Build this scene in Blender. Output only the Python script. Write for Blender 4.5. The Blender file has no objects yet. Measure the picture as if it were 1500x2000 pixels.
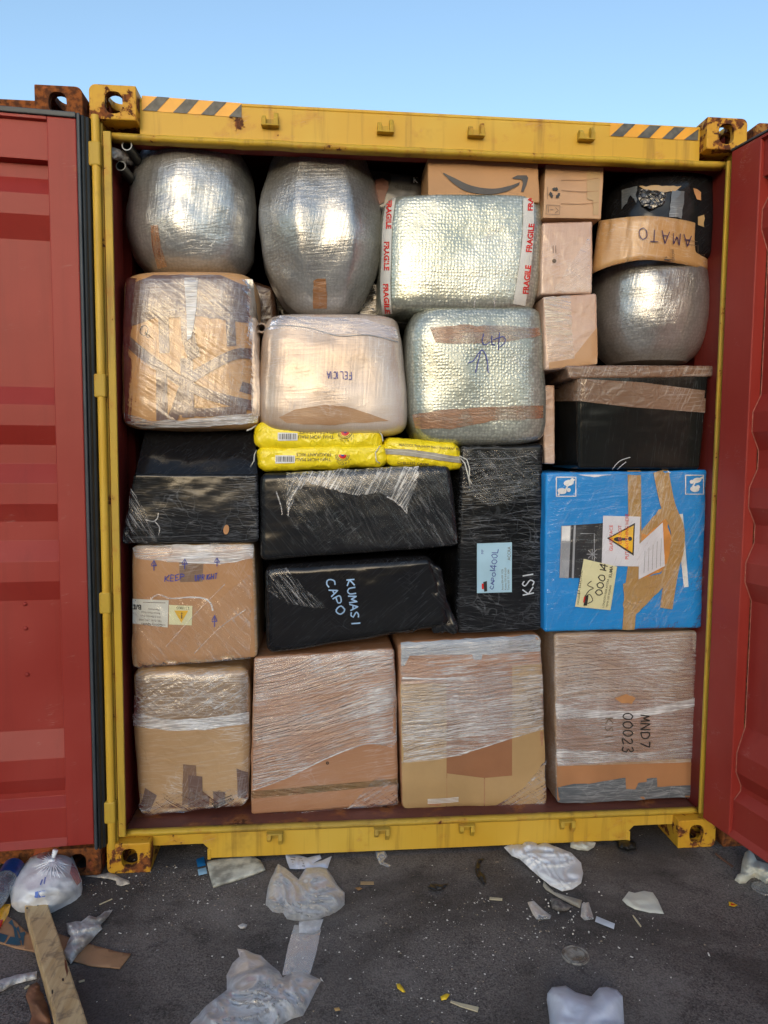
import bpy, bmesh, math, random
from mathutils import Vector, Matrix, noise
from mathutils.bvhtree import BVHTree
random.seed(7)
S = bpy.context.scene
COL = S.collection
R = math.radians

# ------------------------------------------------------------------ camera
F_PX = 1400.0
CAM = Vector((0.79972, -2.70714, 1.60068))
YAW, PITCH, ROLL = 0.0929478, -0.0779186, 0.0074272
fw = Vector((math.sin(YAW)*math.cos(PITCH), math.cos(YAW)*math.cos(PITCH), math.sin(PITCH)))
rt = Vector((math.cos(YAW), -math.sin(YAW), 0.0))
up = rt.cross(fw)
r2 = rt*math.cos(ROLL) + up*math.sin(ROLL)
u2 = -rt*math.sin(ROLL) + up*math.cos(ROLL)
cd = bpy.data.cameras.new('camera'); cam = bpy.data.objects.new('camera', cd); COL.objects.link(cam)
cam.matrix_world = Matrix(((r2.x, u2.x, -fw.x, CAM.x), (r2.y, u2.y, -fw.y, CAM.y), (r2.z, u2.z, -fw.z, CAM.z), (0, 0, 0, 1)))
cd.sensor_fit = 'HORIZONTAL'; cd.sensor_width = 36.0; cd.lens = 36.0*F_PX/1500.0
cd.clip_start = 0.05; cd.clip_end = 3000
S.camera = cam

# ------------------------------------------------------------------ sky, sun, exposure
SUN_EL, SUN_AZ = 9.0, 192.0          # low sun behind the photographer (azimuth from +y, clockwise)
w = bpy.data.worlds.new('World'); S.world = w; w.use_nodes = True
nt = w.node_tree; nt.nodes.clear()
sky = nt.nodes.new('ShaderNodeTexSky'); sky.sky_type = 'NISHITA'; sky.sun_disc = False
sky.sun_elevation = R(SUN_EL); sky.sun_rotation = R(SUN_AZ)
sky.air_density = 1.0; sky.dust_density = 1.3; sky.ozone_density = 1.6; sky.altitude = 0
bg = nt.nodes.new('ShaderNodeBackground'); bg.inputs['Strength'].default_value = 0.15
wo = nt.nodes.new('ShaderNodeOutputWorld')
nt.links.new(sky.outputs[0], bg.inputs['Color']); nt.links.new(bg.outputs[0], wo.inputs['Surface'])
sl = bpy.data.lights.new('sun', 'SUN'); sl.energy = 0.5; sl.angle = R(40); sl.color = (1.0, 0.84, 0.66)
so = bpy.data.objects.new('sun', sl); COL.objects.link(so)
az, el = R(SUN_AZ), R(SUN_EL)
sd = Vector((math.sin(az)*math.cos(el), math.cos(az)*math.cos(el), math.sin(el)))
so.rotation_euler = sd.to_track_quat('Z', 'Y').to_euler(); so.location = (0, -6, 6)
S.view_settings.view_transform = 'Standard'; S.view_settings.look = 'None'
S.view_settings.exposure = 1.27; S.view_settings.gamma = 1; S.view_settings.use_curve_mapping = False
S.render.engine = 'CYCLES'
S.cycles.max_bounces = 8; S.cycles.diffuse_bounces = 3; S.cycles.glossy_bounces = 3
S.cycles.transparent_max_bounces = 16; S.cycles.transmission_bounces = 4
S.cycles.use_denoising = True; S.cycles.sample_clamp_indirect = 6

# ------------------------------------------------------------------ measuring helpers (photo pixel -> place)
def ray(px, py): return fw + r2*((px-750)/F_PX) - u2*((py-1000)/F_PX)
def PY(px, py, y=0.0):
    d = ray(px, py); return CAM + d*((y-CAM.y)/d.y)
def PX(px, py, x):
    d = ray(px, py); return CAM + d*((x-CAM.x)/d.x)
def PZ(px, py, z=0.0):
    d = ray(px, py); return CAM + d*((z-CAM.z)/d.z)
def nz(x, y=0, z=0): return noise.noise(Vector((x, y, z)))
def fbm(v, o=3):
    s = 0; a = 1.0
    for i in range(o):
        s += a*noise.noise(v); v = v*2.03 + Vector((3.1, 1.7, 5.3)); a *= .5
    return s

# ------------------------------------------------------------------ object helpers
def tag(o, label=None, cat=None, group=None, kind=None):
    if label: o['label'] = label
    if cat: o['category'] = cat
    if group: o['group'] = group
    if kind: o['kind'] = kind
    return o
def rootof(o):
    while o.parent: o = o.parent
    return o
def mk(name, verts, faces, mat, parent=None, loc=None, smooth=False, bevel=0, mats=None, seg=2):
    base = Vector(loc) if loc is not None else (rootof(parent).location.copy() if parent else Vector((0, 0, 0)))
    me = bpy.data.meshes.new(name)
    me.from_pydata([tuple(Vector(v)-base) for v in verts], [], faces); me.update()
    for m_ in (mats or [mat]): me.materials.append(m_)
    if smooth:
        for p in me.polygons: p.use_smooth = True
    o = bpy.data.objects.new(name, me); COL.objects.link(o)
    if parent: o.parent = parent
    else: o.location = base
    if bevel:
        b = o.modifiers.new('bevel', 'BEVEL'); b.width = bevel; b.segments = seg; b.limit_method = 'ANGLE'; b.angle_limit = R(40)
    return o
def empty(name, loc, label, cat, group=None):
    o = bpy.data.objects.new(name, None); COL.objects.link(o); o.location = loc; o.empty_display_size = .1
    return tag(o, label, cat, group)
class MB:
    def __init__(s): s.v = []; s.f = []
    def add(s, vs, fs):
        n = len(s.v); s.v += [Vector(v) for v in vs]; s.f += [tuple(i+n for i in f) for f in fs]; return s
    def box(s, x0, x1, y0, y1, z0, z1, T=None):
        vs = [Vector((x, y, z)) for x in (x0, x1) for y in (y0, y1) for z in (z0, z1)]
        if T: vs = [T(v) for v in vs]
        return s.add(vs, [(0, 1, 3, 2), (4, 6, 7, 5), (0, 4, 5, 1), (2, 3, 7, 6), (0, 2, 6, 4), (1, 5, 7, 3)])
    def prism(s, pts, axis, a0, a1, T=None):   # pts 2D in the other two axes
        n = len(pts); vs = []
        for a in (a0, a1):
            for p in pts:
                v = {'x': (a, p[0], p[1]), 'y': (p[0], a, p[1]), 'z': (p[0], p[1], a)}[axis]
                vs.append(T(Vector(v)) if T else Vector(v))
        fs = [(i, (i+1) % n, n+(i+1) % n, n+i) for i in range(n)] + [tuple(range(n-1, -1, -1)), tuple(range(n, 2*n))]
        return s.add(vs, fs)
    def tube(s, p0, p1, r0, r1=None, n=16, cap=True):
        r1 = r0 if r1 is None else r1
        p0, p1 = Vector(p0), Vector(p1); d = (p1-p0).normalized()
        a = d.orthogonal().normalized(); b = d.cross(a)
        vs = [p+(a*math.cos(t)+b*math.sin(t))*r for p, r in ((p0, r0), (p1, r1)) for t in [2*math.pi*i/n for i in range(n)]]
        fs = [(i, (i+1) % n, n+(i+1) % n, n+i) for i in range(n)]
        if cap: fs += [tuple(range(n-1, -1, -1)), tuple(range(n, 2*n))]
        return s.add(vs, fs)
    def pipe(s, pts, rad, n=8):
        pts = [Vector(p) for p in pts]; vs = []; fs = []
        prev = None
        for i, p in enumerate(pts):
            d = (pts[min(i+1, len(pts)-1)]-pts[max(i-1, 0)]).normalized()
            a = d.orthogonal().normalized() if prev is None else (prev-d*prev.dot(d)).normalized()
            prev = a; b = d.cross(a); r = rad(i/(len(pts)-1)) if callable(rad) else rad
            vs += [p+(a*math.cos(2*math.pi*k/n)+b*math.sin(2*math.pi*k/n))*r for k in range(n)]
        for i in range(len(pts)-1):
            fs += [(i*n+k, i*n+(k+1) % n, (i+1)*n+(k+1) % n, (i+1)*n+k) for k in range(n)]
        fs += [tuple(range(n-1, -1, -1)), tuple(range((len(pts)-1)*n, len(pts)*n))]
        return s.add(vs, fs)
    def build(s, name, mat, parent=None, **k): return mk(name, s.v, s.f, mat, parent, **k)

# ------------------------------------------------------------------ material helpers
class NB:
    def __init__(s, name):
        s.m = bpy.data.materials.new(name); s.m.use_nodes = True; s.t = s.m.node_tree; s.t.nodes.clear()
        s.out = s.t.nodes.new('ShaderNodeOutputMaterial'); s.tc = None
    def n(s, ty, props=None, **ins):
        nd = s.t.nodes.new(ty)
        for k, v in (props or {}).items(): setattr(nd, k, v)
        for k, v in ins.items(): s.set(nd, k, v)
        return nd
    def set(s, nd, k, v):
        k = int(k[1:]) if k[0] == 'i' and k[1:].isdigit() else k.replace('_', ' ')
        sock = nd.inputs[k]
        if isinstance(v, bpy.types.NodeSocket): s.t.links.new(v, sock)
        elif isinstance(v, (tuple, list)) and sock.type == 'RGBA' and len(v) == 3: sock.default_value = (*v, 1)
        else: sock.default_value = v
    def obj(s):
        if not s.tc: s.tc = s.n('ShaderNodeTexCoord')
        return s.tc.outputs['Object']
    def map(s, v, scale=(1, 1, 1), rot=(0, 0, 0), loc=(0, 0, 0)):
        return s.n('ShaderNodeMapping', None, Vector=v, Scale=scale, Rotation=rot, Location=loc).outputs[0]
    def noise(s, v, scale, detail=3, rough=.5, dist=0.0):
        return s.n('ShaderNodeTexNoise', None, Vector=v, Scale=scale, Detail=detail, Roughness=rough, Distortion=dist).outputs[0]
    def math(s, op, a, b=0.0, c=0.0, clamp=False):
        return s.n('ShaderNodeMath', {'operation': op, 'use_clamp': clamp}, i0=a, i1=b, i2=c).outputs[0]
    def ramp(s, v, lo, hi, a=0.0, b=1.0):
        return s.n('ShaderNodeMapRange', {'interpolation_type': 'SMOOTHSTEP'}, i0=v, i1=lo, i2=hi, i3=a, i4=b).outputs[0]
    def mix(s, f, a, b):
        nd = s.n('ShaderNodeMix', {'data_type': 'RGBA'})
        s.set(nd, 'i0', f); s.set(nd, 'i6', a); s.set(nd, 'i7', b); return nd.outputs[2]
    def bump(s, h, strength=.5, dist=.01, normal=None):
        nd = s.n('ShaderNodeBump', None, Strength=strength, Distance=dist, Height=h)
        if normal is not None: s.set(nd, 'Normal', normal)
        return nd.outputs[0]
    def pbsdf(s, **k):
        return s.n('ShaderNodeBsdfPrincipled', None, **k).outputs[0]
    def fin(s, shader): s.t.links.new(shader, s.out.inputs['Surface']); return s.m

def lines(b, v, ang, across=110., along=3., w=.035, warp=.35, seed=0.):
    """thin long wrinkles of stretched film; ang in degrees from horizontal in the x-z plane"""
    wv = b.noise(b.map(v, loc=(seed, seed*.7, 0)), 3.0, 2)
    off = b.n('ShaderNodeVectorMath', {'operation': 'SCALE'}, i0=b.n('ShaderNodeCombineXYZ', None, X=0.0, Y=0.0, Z=wv).outputs[0], Scale=warp*.1).outputs[0]
    v2 = b.n('ShaderNodeVectorMath', {'operation': 'ADD'}, i0=v, i1=off).outputs[0]
    v3 = b.map(v2, rot=(0, R(ang), 0), loc=(seed, 0, seed*1.3))
    v4 = b.map(v3, scale=(along, across*.3, across))
    n = b.noise(v4, 1.0, 3, .55)
    d = b.math('ABSOLUTE', b.math('SUBTRACT', n, .5))
    return b.ramp(d, 0.0, w, 1.0, 0.0), n

def solid(name, col, rough=.6, metal=0., noise_amt=.15, nscale=12., bump=0., bscale=60., spec=.5, coat=0.):
    b = NB(name); v = b.obj()
    n = b.noise(v, nscale, 4)
    c = b.mix(b.ramp(n, .3, .7), tuple(x*(1-noise_amt) for x in col), tuple(min(1, x*(1+noise_amt)) for x in col))
    k = dict(Base_Color=c, Roughness=rough, Metallic=metal, Coat_Weight=coat, Coat_Roughness=.15)
    k['Specular_IOR_Level'] = spec
    nd = b.n('ShaderNodeBsdfPrincipled')
    for kk, vv in k.items(): nd.inputs[kk.replace('_', ' ')] if False else None
    b.set(nd, 'Base_Color', c); b.set(nd, 'Roughness', rough); b.set(nd, 'Metallic', metal)
    b.set(nd, 'Specular_IOR_Level', spec); b.set(nd, 'Coat_Weight', coat); b.set(nd, 'Coat_Roughness', .12)
    if bump: b.set(nd, 'Normal', b.bump(b.noise(v, bscale, 3), bump, .004))
    return b.fin(nd.outputs[0])

def painted(name, col, col2, rust=.1, rough=.42, grime=.35, scuff=.15, rscale=7., spec=.28):
    b = NB(name); v = b.obj()
    big = b.noise(v, 1.7, 4); mid = b.noise(v, rscale, 6, .62); fine = b.noise(v, 45, 4, .6)
    c = b.mix(b.ramp(big, .35, .68), col, col2)
    streak = b.noise(b.map(v, scale=(22, 22, 1.2)), 1.0, 4, .6)
    dirt = (col[0]*.30+.014, col[1]*.26+.010, col[2]*.35+.008)
    c = b.mix(b.math('MULTIPLY', b.ramp(streak, .52, .75), grime), c, dirt)
    c = b.mix(b.math('MULTIPLY', b.ramp(b.noise(v, 3.3, 5, .65), .56, .78), grime), c, dirt)
    sc, _ = lines(b, v, 14, 60, 4, .02, 1.0, 3.3)
    c = b.mix(b.math('MULTIPLY', sc, b.math('MULTIPLY', b.ramp(mid, .58, .7), scuff)), c, (.55, .5, .45))
    th = .80-rust*.42
    rm = b.ramp(b.math('ADD', b.math('MULTIPLY', mid, .75), b.math('MULTIPLY', fine, .25)), th-.02, th+.02)
    rc = b.mix(b.ramp(fine, .35, .65), (.27, .085, .022), (.075, .028, .014))
    halo = b.ramp(mid, th-.10, th+.02)
    c = b.mix(b.math('MULTIPLY', halo, .35), c, (.42, .15, .02))
    c = b.mix(rm, c, rc)
    ro = b.math('ADD', b.math('MULTIPLY', rm, .4), b.math('ADD', rough-.08, b.math('MULTIPLY', big, .18)))
    h = b.math('ADD', b.math('MULTIPLY', rm, b.math('MULTIPLY', fine, .9)), b.math('MULTIPLY', fine, .05))
    h = b.math('ADD', h, b.math('MULTIPLY', b.noise(v, 5, 2), .35))
    return b.fin(b.pbsdf(Base_Color=c, Roughness=ro, Specular_IOR_Level=spec, Normal=b.bump(h, .35, .006)))

YEL, YEL2 = (.59, .345, .032), (.62, .415, .065)
M = {}
M['yellow'] = painted('yellow_paint', YEL, YEL2, .33, .42, .62, .35, rscale=9.)
M['yellow_rusty'] = painted('rusty_yellow_paint', (.58, .30, .022), YEL, .66, .5, .45, rscale=13.)
M['yellow_worn'] = painted('worn_yellow_paint', (.52, .34, .035), (.40, .27, .05), .40, .5, .75, rscale=14.)
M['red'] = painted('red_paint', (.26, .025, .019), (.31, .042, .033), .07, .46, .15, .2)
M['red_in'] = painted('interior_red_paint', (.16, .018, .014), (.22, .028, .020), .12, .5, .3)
M['rust_red'] = painted('rusted_red_paint', (.26, .05, .025), (.32, .08, .03), .9, .7, .5, rscale=9.)
M['rust_yel'] = painted('rusted_ochre_paint', (.36, .20, .04), (.26, .13, .03), .92, .7, .6, rscale=9.)
M['weld'] = solid('pale_weld_seam', (.34, .12, .09), .6, 0, .3, 60)
M['seal'] = solid('grey_door_seal', (.045, .055, .065), .5, 0, .3, 6)
M['seal_black'] = solid('black_door_seal', (.012, .014, .016), .45, 0, .3, 9)
M['floor'] = painted('container_floor', (.10, .030, .022), (.16, .055, .038), .45, .65, .5, .5)
M['hazard_y'] = solid('hazard_amber', (.78, .36, .012), .4, 0, .06)
M['hazard_k'] = solid('hazard_grey', (.085, .083, .072), .5, 0, .35, 40)
M['steel'] = solid('galvanised_steel', (.30, .31, .30), .38, .8, .2, 30)
M['dark_steel'] = solid('dark_steel_tube', (.018, .019, .019), .5, .2, .2)
M['dark'] = solid('dark_wrapping', (.012, .012, .014), .35, 0, .3)

# ------------------------------------------------------------------ ground
def asphalt():
    b = NB('asphalt'); v = b.obj()
    n1 = b.noise(v, 150, 4, .75); n2 = b.noise(v, 1.6, 5, .6); n3 = b.noise(v, 9, 4, .6)
    vo = b.n('ShaderNodeTexVoronoi', None, Vector=v, Scale=150.0)
    c = b.mix(b.ramp(n1, .36, .64), (.026, .022, .021), (.150, .132, .124))
    c = b.mix(b.ramp(n2, .42, .66), c, b.mix(.5, c, (.135, .118, .110)))
    c = b.mix(b.math('MULTIPLY', b.ramp(n3, .50, .66), .6), c, (.018, .016, .016))
    bw = b.n('ShaderNodeSeparateColor', None, Color=b.n('ShaderNodeTexVoronoi', None, Vector=v, Scale=210.0).outputs[1]).outputs[0]
    c = b.mix(b.math('MULTIPLY', b.ramp(bw, .2, .95), .55), c, (.20, .18, .17))
    sp = b.ramp(b.noise(v, 95, 2, .5), .70, .74)
    c = b.mix(b.math('MULTIPLY', sp, .6), c, (.26, .25, .24))
    ds = b.ramp(b.noise(b.map(v, loc=(5, 2, 0)), 2.6, 6, .7), .55, .66)
    c = b.mix(b.math('MULTIPLY', ds, .32), c, (.22, .20, .19))
    big = b.ramp(b.noise(b.map(v, loc=(1.3, 7.7, 0)), .75, 5, .6, .6), .46, .58)
    c = b.mix(b.math('MULTIPLY', big, .6), c, (.016, .014, .014))
    h = b.math('ADD', b.math('MULTIPLY', n1, .6), b.math('MULTIPLY', vo.outputs[0], .5))
    return b.fin(b.pbsdf(Base_Color=c, Roughness=b.ramp(n2, .3, .7, .62, .82), Normal=b.bump(h, .8, .004)))
M['asphalt'] = asphalt()
def grid_ground():
    xs = [-600, -150, -40, -12, -4] + [-1.5+i*.15 for i in range(36)] + [4.5, 8, 20, 60, 200, 600]
    ys = [-600, -150, -40, -12, -4] + [-2.2+i*.15 for i in range(28)] + [2.6, 5, 12, 40, 150, 600]
    vs = [(x, y, -.0005+.0010*fbm(Vector((x*1.7, y*1.7, 0))) if -1.4 < x < 3.7 and -2.1 < y < 1.8 else -.001) for y in ys for x in xs]
    n = len(xs)
    fs = [(j*n+i, j*n+i+1, (j+1)*n+i+1, (j+1)*n+i) for j in range(len(ys)-1) for i in range(n-1)]
    tag(mk('ground', vs, fs, M['asphalt'], smooth=True), kind='structure')
grid_ground()

# dark trees across the yard behind the photographer (they show in the shiny wrapping)
def tree_line():
    b = NB('dark_foliage'); v = b.obj()
    c = b.mix(b.ramp(b.noise(v, 1.2, 5, .7), .4, .6), (.018, .026, .010), (.045, .055, .020))
    m_ = b.fin(b.pbsdf(Base_Color=c, Roughness=.8))
    vs = []; fs = []; n = 300; prof = [(-1.6, 0), (-2.2, .3), (-1.8, .65), (-.7, .93), (0, 1), (.8, .92), (1.9, .6), (2.2, .3), (1.6, 0)]
    for i in range(n+1):
        x = -110+220*i/n; h = 5.2+2.0*fbm(Vector((x*.11, 0, 1)), 4)+.9*nz(x*.9, 2)
        yb = -30+3*nz(x*.05, 7)-abs(x)*.0
        for (dy, z) in prof:
            k = fbm(Vector((x*.8, z*4, dy)), 3)
            vs.append((x+.5*k, yb+dy*1.3+.9*k, max(0, h*z)+(.5*k if z else 0)))
    k_ = len(prof); fs = [(i*k_+j, (i+1)*k_+j, (i+1)*k_+j+1, i*k_+j+1) for i in range(n) for j in range(k_-1)]
    o = mk('tree_line', vs, fs, m_); tag(o, 'dark line of trees across the yard behind the viewer', 'trees', kind='stuff')
tree_line()
# ------------------------------------------------------------------ containers
W, H, L = 2.438, 2.896, 12.19
def oval(cx, cz, a, b, n=20, p=2.6):
    return [(cx+a*math.copysign(abs(math.cos(t))**(2/p), math.cos(t)), cz+b*math.copysign(abs(math.sin(t))**(2/p), math.sin(t))) for t in [2*math.pi*i/n for i in range(n)]]
def casting_mesh():
    cw, cdp, ch, r = .162, .178, .118, .024
    out = [(cw, 0), (cw, ch), (0, ch)] + [(r-r*math.cos(a), r-r*math.sin(a)) for a in [R(90)*i/6 for i in range(7)]]
    def tmp(mb):
        me = bpy.data.meshes.new('t'); me.from_pydata([tuple(v) for v in mb.v], [], mb.f)
        bm = bmesh.new(); bm.from_mesh(me); bmesh.ops.recalc_face_normals(bm, faces=bm.faces); bm.to_mesh(me); bm.free()
        o = bpy.data.objects.new('t', me); COL.objects.link(o); return o
    base = tmp(MB().prism(out, 'y', 0, cdp))
    cut = [tmp(MB().box(.028, cw-.028, .026, cdp-.028, .026, ch-.028)),
           tmp(MB().prism(oval(.084, .060, .031, .038), 'y', -.02, .05)),
           tmp(MB().prism(oval(.089, .060, .033, .040), 'x', -.02, .05)),
           tmp(MB().prism(oval(.081, .089, .034, .055), 'z', -.02, .05))]
    bv = base.modifiers.new('b', 'BEVEL'); bv.width = .004; bv.segments = 2; bv.limit_method = 'ANGLE'; bv.angle_limit = R(50)
    for c in cut:
        m = base.modifiers.new('x', 'BOOLEAN'); m.operation = 'DIFFERENCE'; m.object = c; m.solver = 'EXACT'
    bpy.context.view_layer.update()
    dg = bpy.context.evaluated_depsgraph_get()
    me = bpy.data.meshes.new_from_object(base.evaluated_get(dg)); me.name = 'corner_casting'
    for o in [base]+cut: bpy.data.objects.remove(o)
    return me
CAST = casting_mesh()
def casting(parent, x, z, flipx, top, mat, ox=0., oy=0.):
    """mesh corner (0,0) is the rounded outer corner"""
    me = CAST.copy(); me.materials.clear(); me.materials.append(mat)
    sx = -1 if flipx else 1; sz = -1 if top else 1
    base = rootof(parent).location
    for v in me.vertices:
        c = v.co; v.co = (x+sx*c.x-base.x, oy+c.y-base.y, z+sz*c.z-base.z)
    if sx*sz < 0: me.flip_normals()
    o = bpy.data.objects.new('corner_casting', me); COL.objects.link(o); o.parent = parent
    return o

BOX = empty('shipping_container', (0, 0, 0), 'open red and yellow shipping container packed full of wrapped goods', 'shipping container')
for fx, tp in ((0, 1), (1, 1), (0, 0), (1, 0)):
    casting(BOX, W if fx else 0, H if tp else 0, fx, tp, M['yellow_rusty'])
YH = .052                                     # face of header and sill lies a little behind the castings
FZ = .138                                     # floor level
zt = lambda px, py, y=YH: PY(px, py, y).z
# header beam, its rolled lower lip and the red underside
HT = zt(272, 181)
MB().box(.160, W-.160, YH, YH+.02, 2.748, 2.868).box(.160, W-.160, YH, .30, 2.868, 2.880).build('header_beam', M['yellow'], BOX, bevel=.003)
def lip():
    pts = [(YH-.012+.016-.016*math.cos(a), 2.728+.013-.013*math.sin(a)) for a in [R(-90)+R(180)*i/6 for i in range(7)]]
    mb = MB(); n = 60
    vs = []
    for i in range(n+1):
        x = .060+(W-.12)*i/n
        for (y, z) in pts + [(YH+.03, 2.728), (YH+.03, 2.754)]:
            vs.append((x, y+.003*nz(x*9, 1), z+.003*nz(x*7, 5)+.002*nz(x*22, 9)))
    m = len(pts)+2
    fs = [(i*m+k, i*m+(k+1) % m, (i+1)*m+(k+1) % m, (i+1)*m+k) for i in range(n) for k in range(m)]
    fs += [tuple(range(m-1, -1, -1)), tuple(range(n*m, n*m+m))]
    return mk('header_lip', vs, fs, M['yellow_worn'], BOX, smooth=True)
lip()
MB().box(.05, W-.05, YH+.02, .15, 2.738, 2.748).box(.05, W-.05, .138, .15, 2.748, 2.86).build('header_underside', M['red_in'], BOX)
# roof, floor, side and end walls
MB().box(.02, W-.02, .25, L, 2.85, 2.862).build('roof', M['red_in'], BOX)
MB().box(.055, W-.055, YH+.004, L-.05, FZ-.03, FZ).build('floor', M['floor'], BOX, bevel=.003)
def corr(x, sgn, name):
    pr = []; y = .08
    while y < L-.1:
        pr += [(y, 0), (y+.07, 0), (y+.14, .036), (y+.21, .036)]; y += .28
    pr += [(L-.04, 0)]
    vs = []; fs = []
    for (yy, d) in pr:
        for z in (.13, 2.86):
            vs.append((x+sgn*(.036-d), yy, z))
    n = len(pr)
    fs = [(2*i, 2*i+1, 2*i+3, 2*i+2) for i in range(n-1)]
    o = mk(name, vs, fs, M['red_in'], BOX)
    s = o.modifiers.new('s', 'SOLIDIFY'); s.thickness = .002
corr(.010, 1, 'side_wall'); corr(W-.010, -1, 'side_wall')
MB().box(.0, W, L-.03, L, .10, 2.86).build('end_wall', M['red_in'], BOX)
MB().box(.0, .05, .178, L, .03, .135).build('bottom_rail', M['red_in'], BOX)
MB().box(W-.05, W, .178, L, .03, .135).build('bottom_rail', M['red_in'], BOX)
MB().box(.0, .05, .178, L, 2.81, 2.875).build('top_rail', M['red_in'], BOX)
MB().box(W-.05, W, .178, L, 2.81, 2.875).build('top_rail', M['red_in'], BOX)
# corner posts: outer rod side, groove, inner flat flange
for side in (0, 1):
    X = (lambda x: x) if side == 0 else (lambda x: W-x)
    def bx(mb, a, b, *r):
        x0, x1 = sorted((X(a), X(b))); return mb.box(x0, x1, *r)
    mb = MB(); bx(mb, .004, .038, .022, .16, .116, 2.782)
    mb.build('corner_post', M['yellow_worn'], BOX, bevel=.003)
    mb = MB(); bx(mb, .043, .0695, .010, .022, .14, 2.742)
    mb.build('post_flange', M['yellow_worn'], BOX, bevel=.002)
    mb = MB(); bx(mb, .0385, .0465, .0225, .24, .139, 2.735)
    mb.build('inner_post', M['red_in'], BOX, bevel=.002)
    mb = MB(); mb.tube((X(.019), .006, .10), (X(.019), .006, 2.79), .0145, n=20)
    mb.build('hinge_rod', M['yellow'], BOX, smooth=False)
    for py0, py1 in ((277, 325), (730, 776), (1157, 1198), (1566, 1608)):
        z1, z0 = PY(190, py0, 0).z, PY(190, py1, 0).z
        mb = MB(); bx(mb, -.004, .037, -.010, .022, z0, z1)
        mb.build('hinge_knuckle', M['yellow_worn'], BOX, bevel=.006)
# sill: top strip, face with the two raised ends
zs_top = zt(800, 1606); z_low = zt(600, 1668); z_hi = zt(350, 1650)
xl, xr = PY(407, 1660, YH).x, PY(1229, 1620, YH).x
face = [(.060, z_hi), (xl-.02, z_hi), (xl, z_hi-.02), (xl, z_low), (xr, z_low), (xr, z_hi-.02), (xr+.02, z_hi), (W-.060, z_hi), (W-.060, FZ-.006), (.060, FZ-.006)]
MB().prism(face, 'y', YH, YH+.012).build('sill_beam', M['yellow'], BOX, bevel=.002)
MB().box(xl-.004, xl+.010, YH-.003, YH+.14, z_low-.004, z_hi-.022).build('sill_gusset', M['yellow'], BOX, bevel=.002)
MB().box(xr-.010, xr+.004, YH-.003, YH+.14, z_low-.004, z_hi-.022).build('sill_gusset', M['yellow'], BOX, bevel=.002)
def rough_edge():
    mb = MB(); vs = []; fs = []; n = 90
    for i in range(n+1):
        x = .06+(W-.12)*i/n
        a = .002*nz(x*13, 2)+.0015*nz(x*40, 3)
        for (y, z) in ((YH-.008+a, FZ-.016), (YH-.010+a, FZ-.004+a), (YH-.004, FZ+.003+a), (YH+.014, FZ+.004+a*.5), (YH+.016, FZ-.016)):
            vs.append((x, y, z))
    fs = [(i*5+k, i*5+(k+1) % 5, (i+1)*5+(k+1) % 5, (i+1)*5+k) for i in range(n) for k in range(5)] + [(4, 3, 2, 1, 0), tuple(n*5+k for k in range(5))]
    mk('sill_edge', vs, fs, M['yellow_worn'], BOX, smooth=True)
rough_edge()
# keepers for the lock rods
def keeper(px, py, top):
    c = PY(px, py, YH); s = 1 if top else -1
    mb = MB(); x, y, z = c.x, YH, c.z
    mb.box(x-.030, x+.030, y-.006, y, z-.016, z+.016)
    mb.box(x-.032, x+.032, y-.030, y-.006, z-s*.012-.003, z-s*.012+.003)
    for e, hh in ((-1, .022), (1, .034)):
        mb.prism([(y-.006, z-s*.012), (y-.030, z-s*.012), (y-.034, z+s*(hh*.3)), (y-.020, z+s*hh), (y-.006, z+s*hh*.9)] if s > 0 else [(y-.006, z+.012), (y-.030, z+.012), (y-.034, z-hh*.3), (y-.020, z-hh), (y-.006, z-hh*.9)],
                 'x', x+e*.022-.008, x+e*.022+.008)
    mb.build('lock_rod_keeper', M['yellow_worn'], BOX, bevel=.002)
for px, py in ((528, 243), (752, 256), (928, 263), (1142, 270)): keeper(px, py, True)
for px, py in ((537, 1629), (745, 1620), (910, 1613), (1105, 1605)): keeper(px, py, False)
# hazard stripes
def quad_on(px4, y): return [PY(a, b, y) for a, b in px4]
def hazard(p0, p1, p2, p3, starts, y=YH):
    """p0..p3 = TL,TR,BR,BL pixel corners; starts = list of stripe quads in 0..1 strip units"""
    c = [PY(a, b, y) for a, b in (p0, p1, p2, p3)]
    def at(u, v, off):
        p = (c[0]*(1-u)+c[1]*u)*(1-v)+(c[3]*(1-u)+c[2]*u)*v; return Vector((p.x, y-off, p.z))
    vs = [at(0, 0, .0016), at(1, 0, .0016), at(1, 1, .0016), at(0, 1, .0016)]
    o = mk('hazard_decal', vs, [(0, 1, 2, 3)], M['hazard_y'], BOX)
    for q in starts: mk('stripe', [at(u, v, .0030) for u, v in q], [tuple(range(len(q)))], M['hazard_k'], o)
hazard((277, 187), (472, 202), (472, 230), (277, 216), [[(.155, 0), (.275, 0), (.15, 1), (.01, 1)], [(.44, .02), (.57, .02), (.45, 1), (.31, 1)], [(.72, .02), (.85, .02), (.72, 1), (.59, 1)], [(1, .05), (1, 1), (.87, 1)]])
hazard((1192, 240), (1364, 251), (1362, 275), (1190, 266), [[(.15, 0), (.28, 0), (.15, 1), (.01, 1)], [(.44, .02), (.57, .02), (.45, 1), (.31, 1)], [(.72, .02), (.85, .02), (.72, 1), (.59, 1)], [(1, .05), (1, 1), (.84, 1)]])

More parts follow.
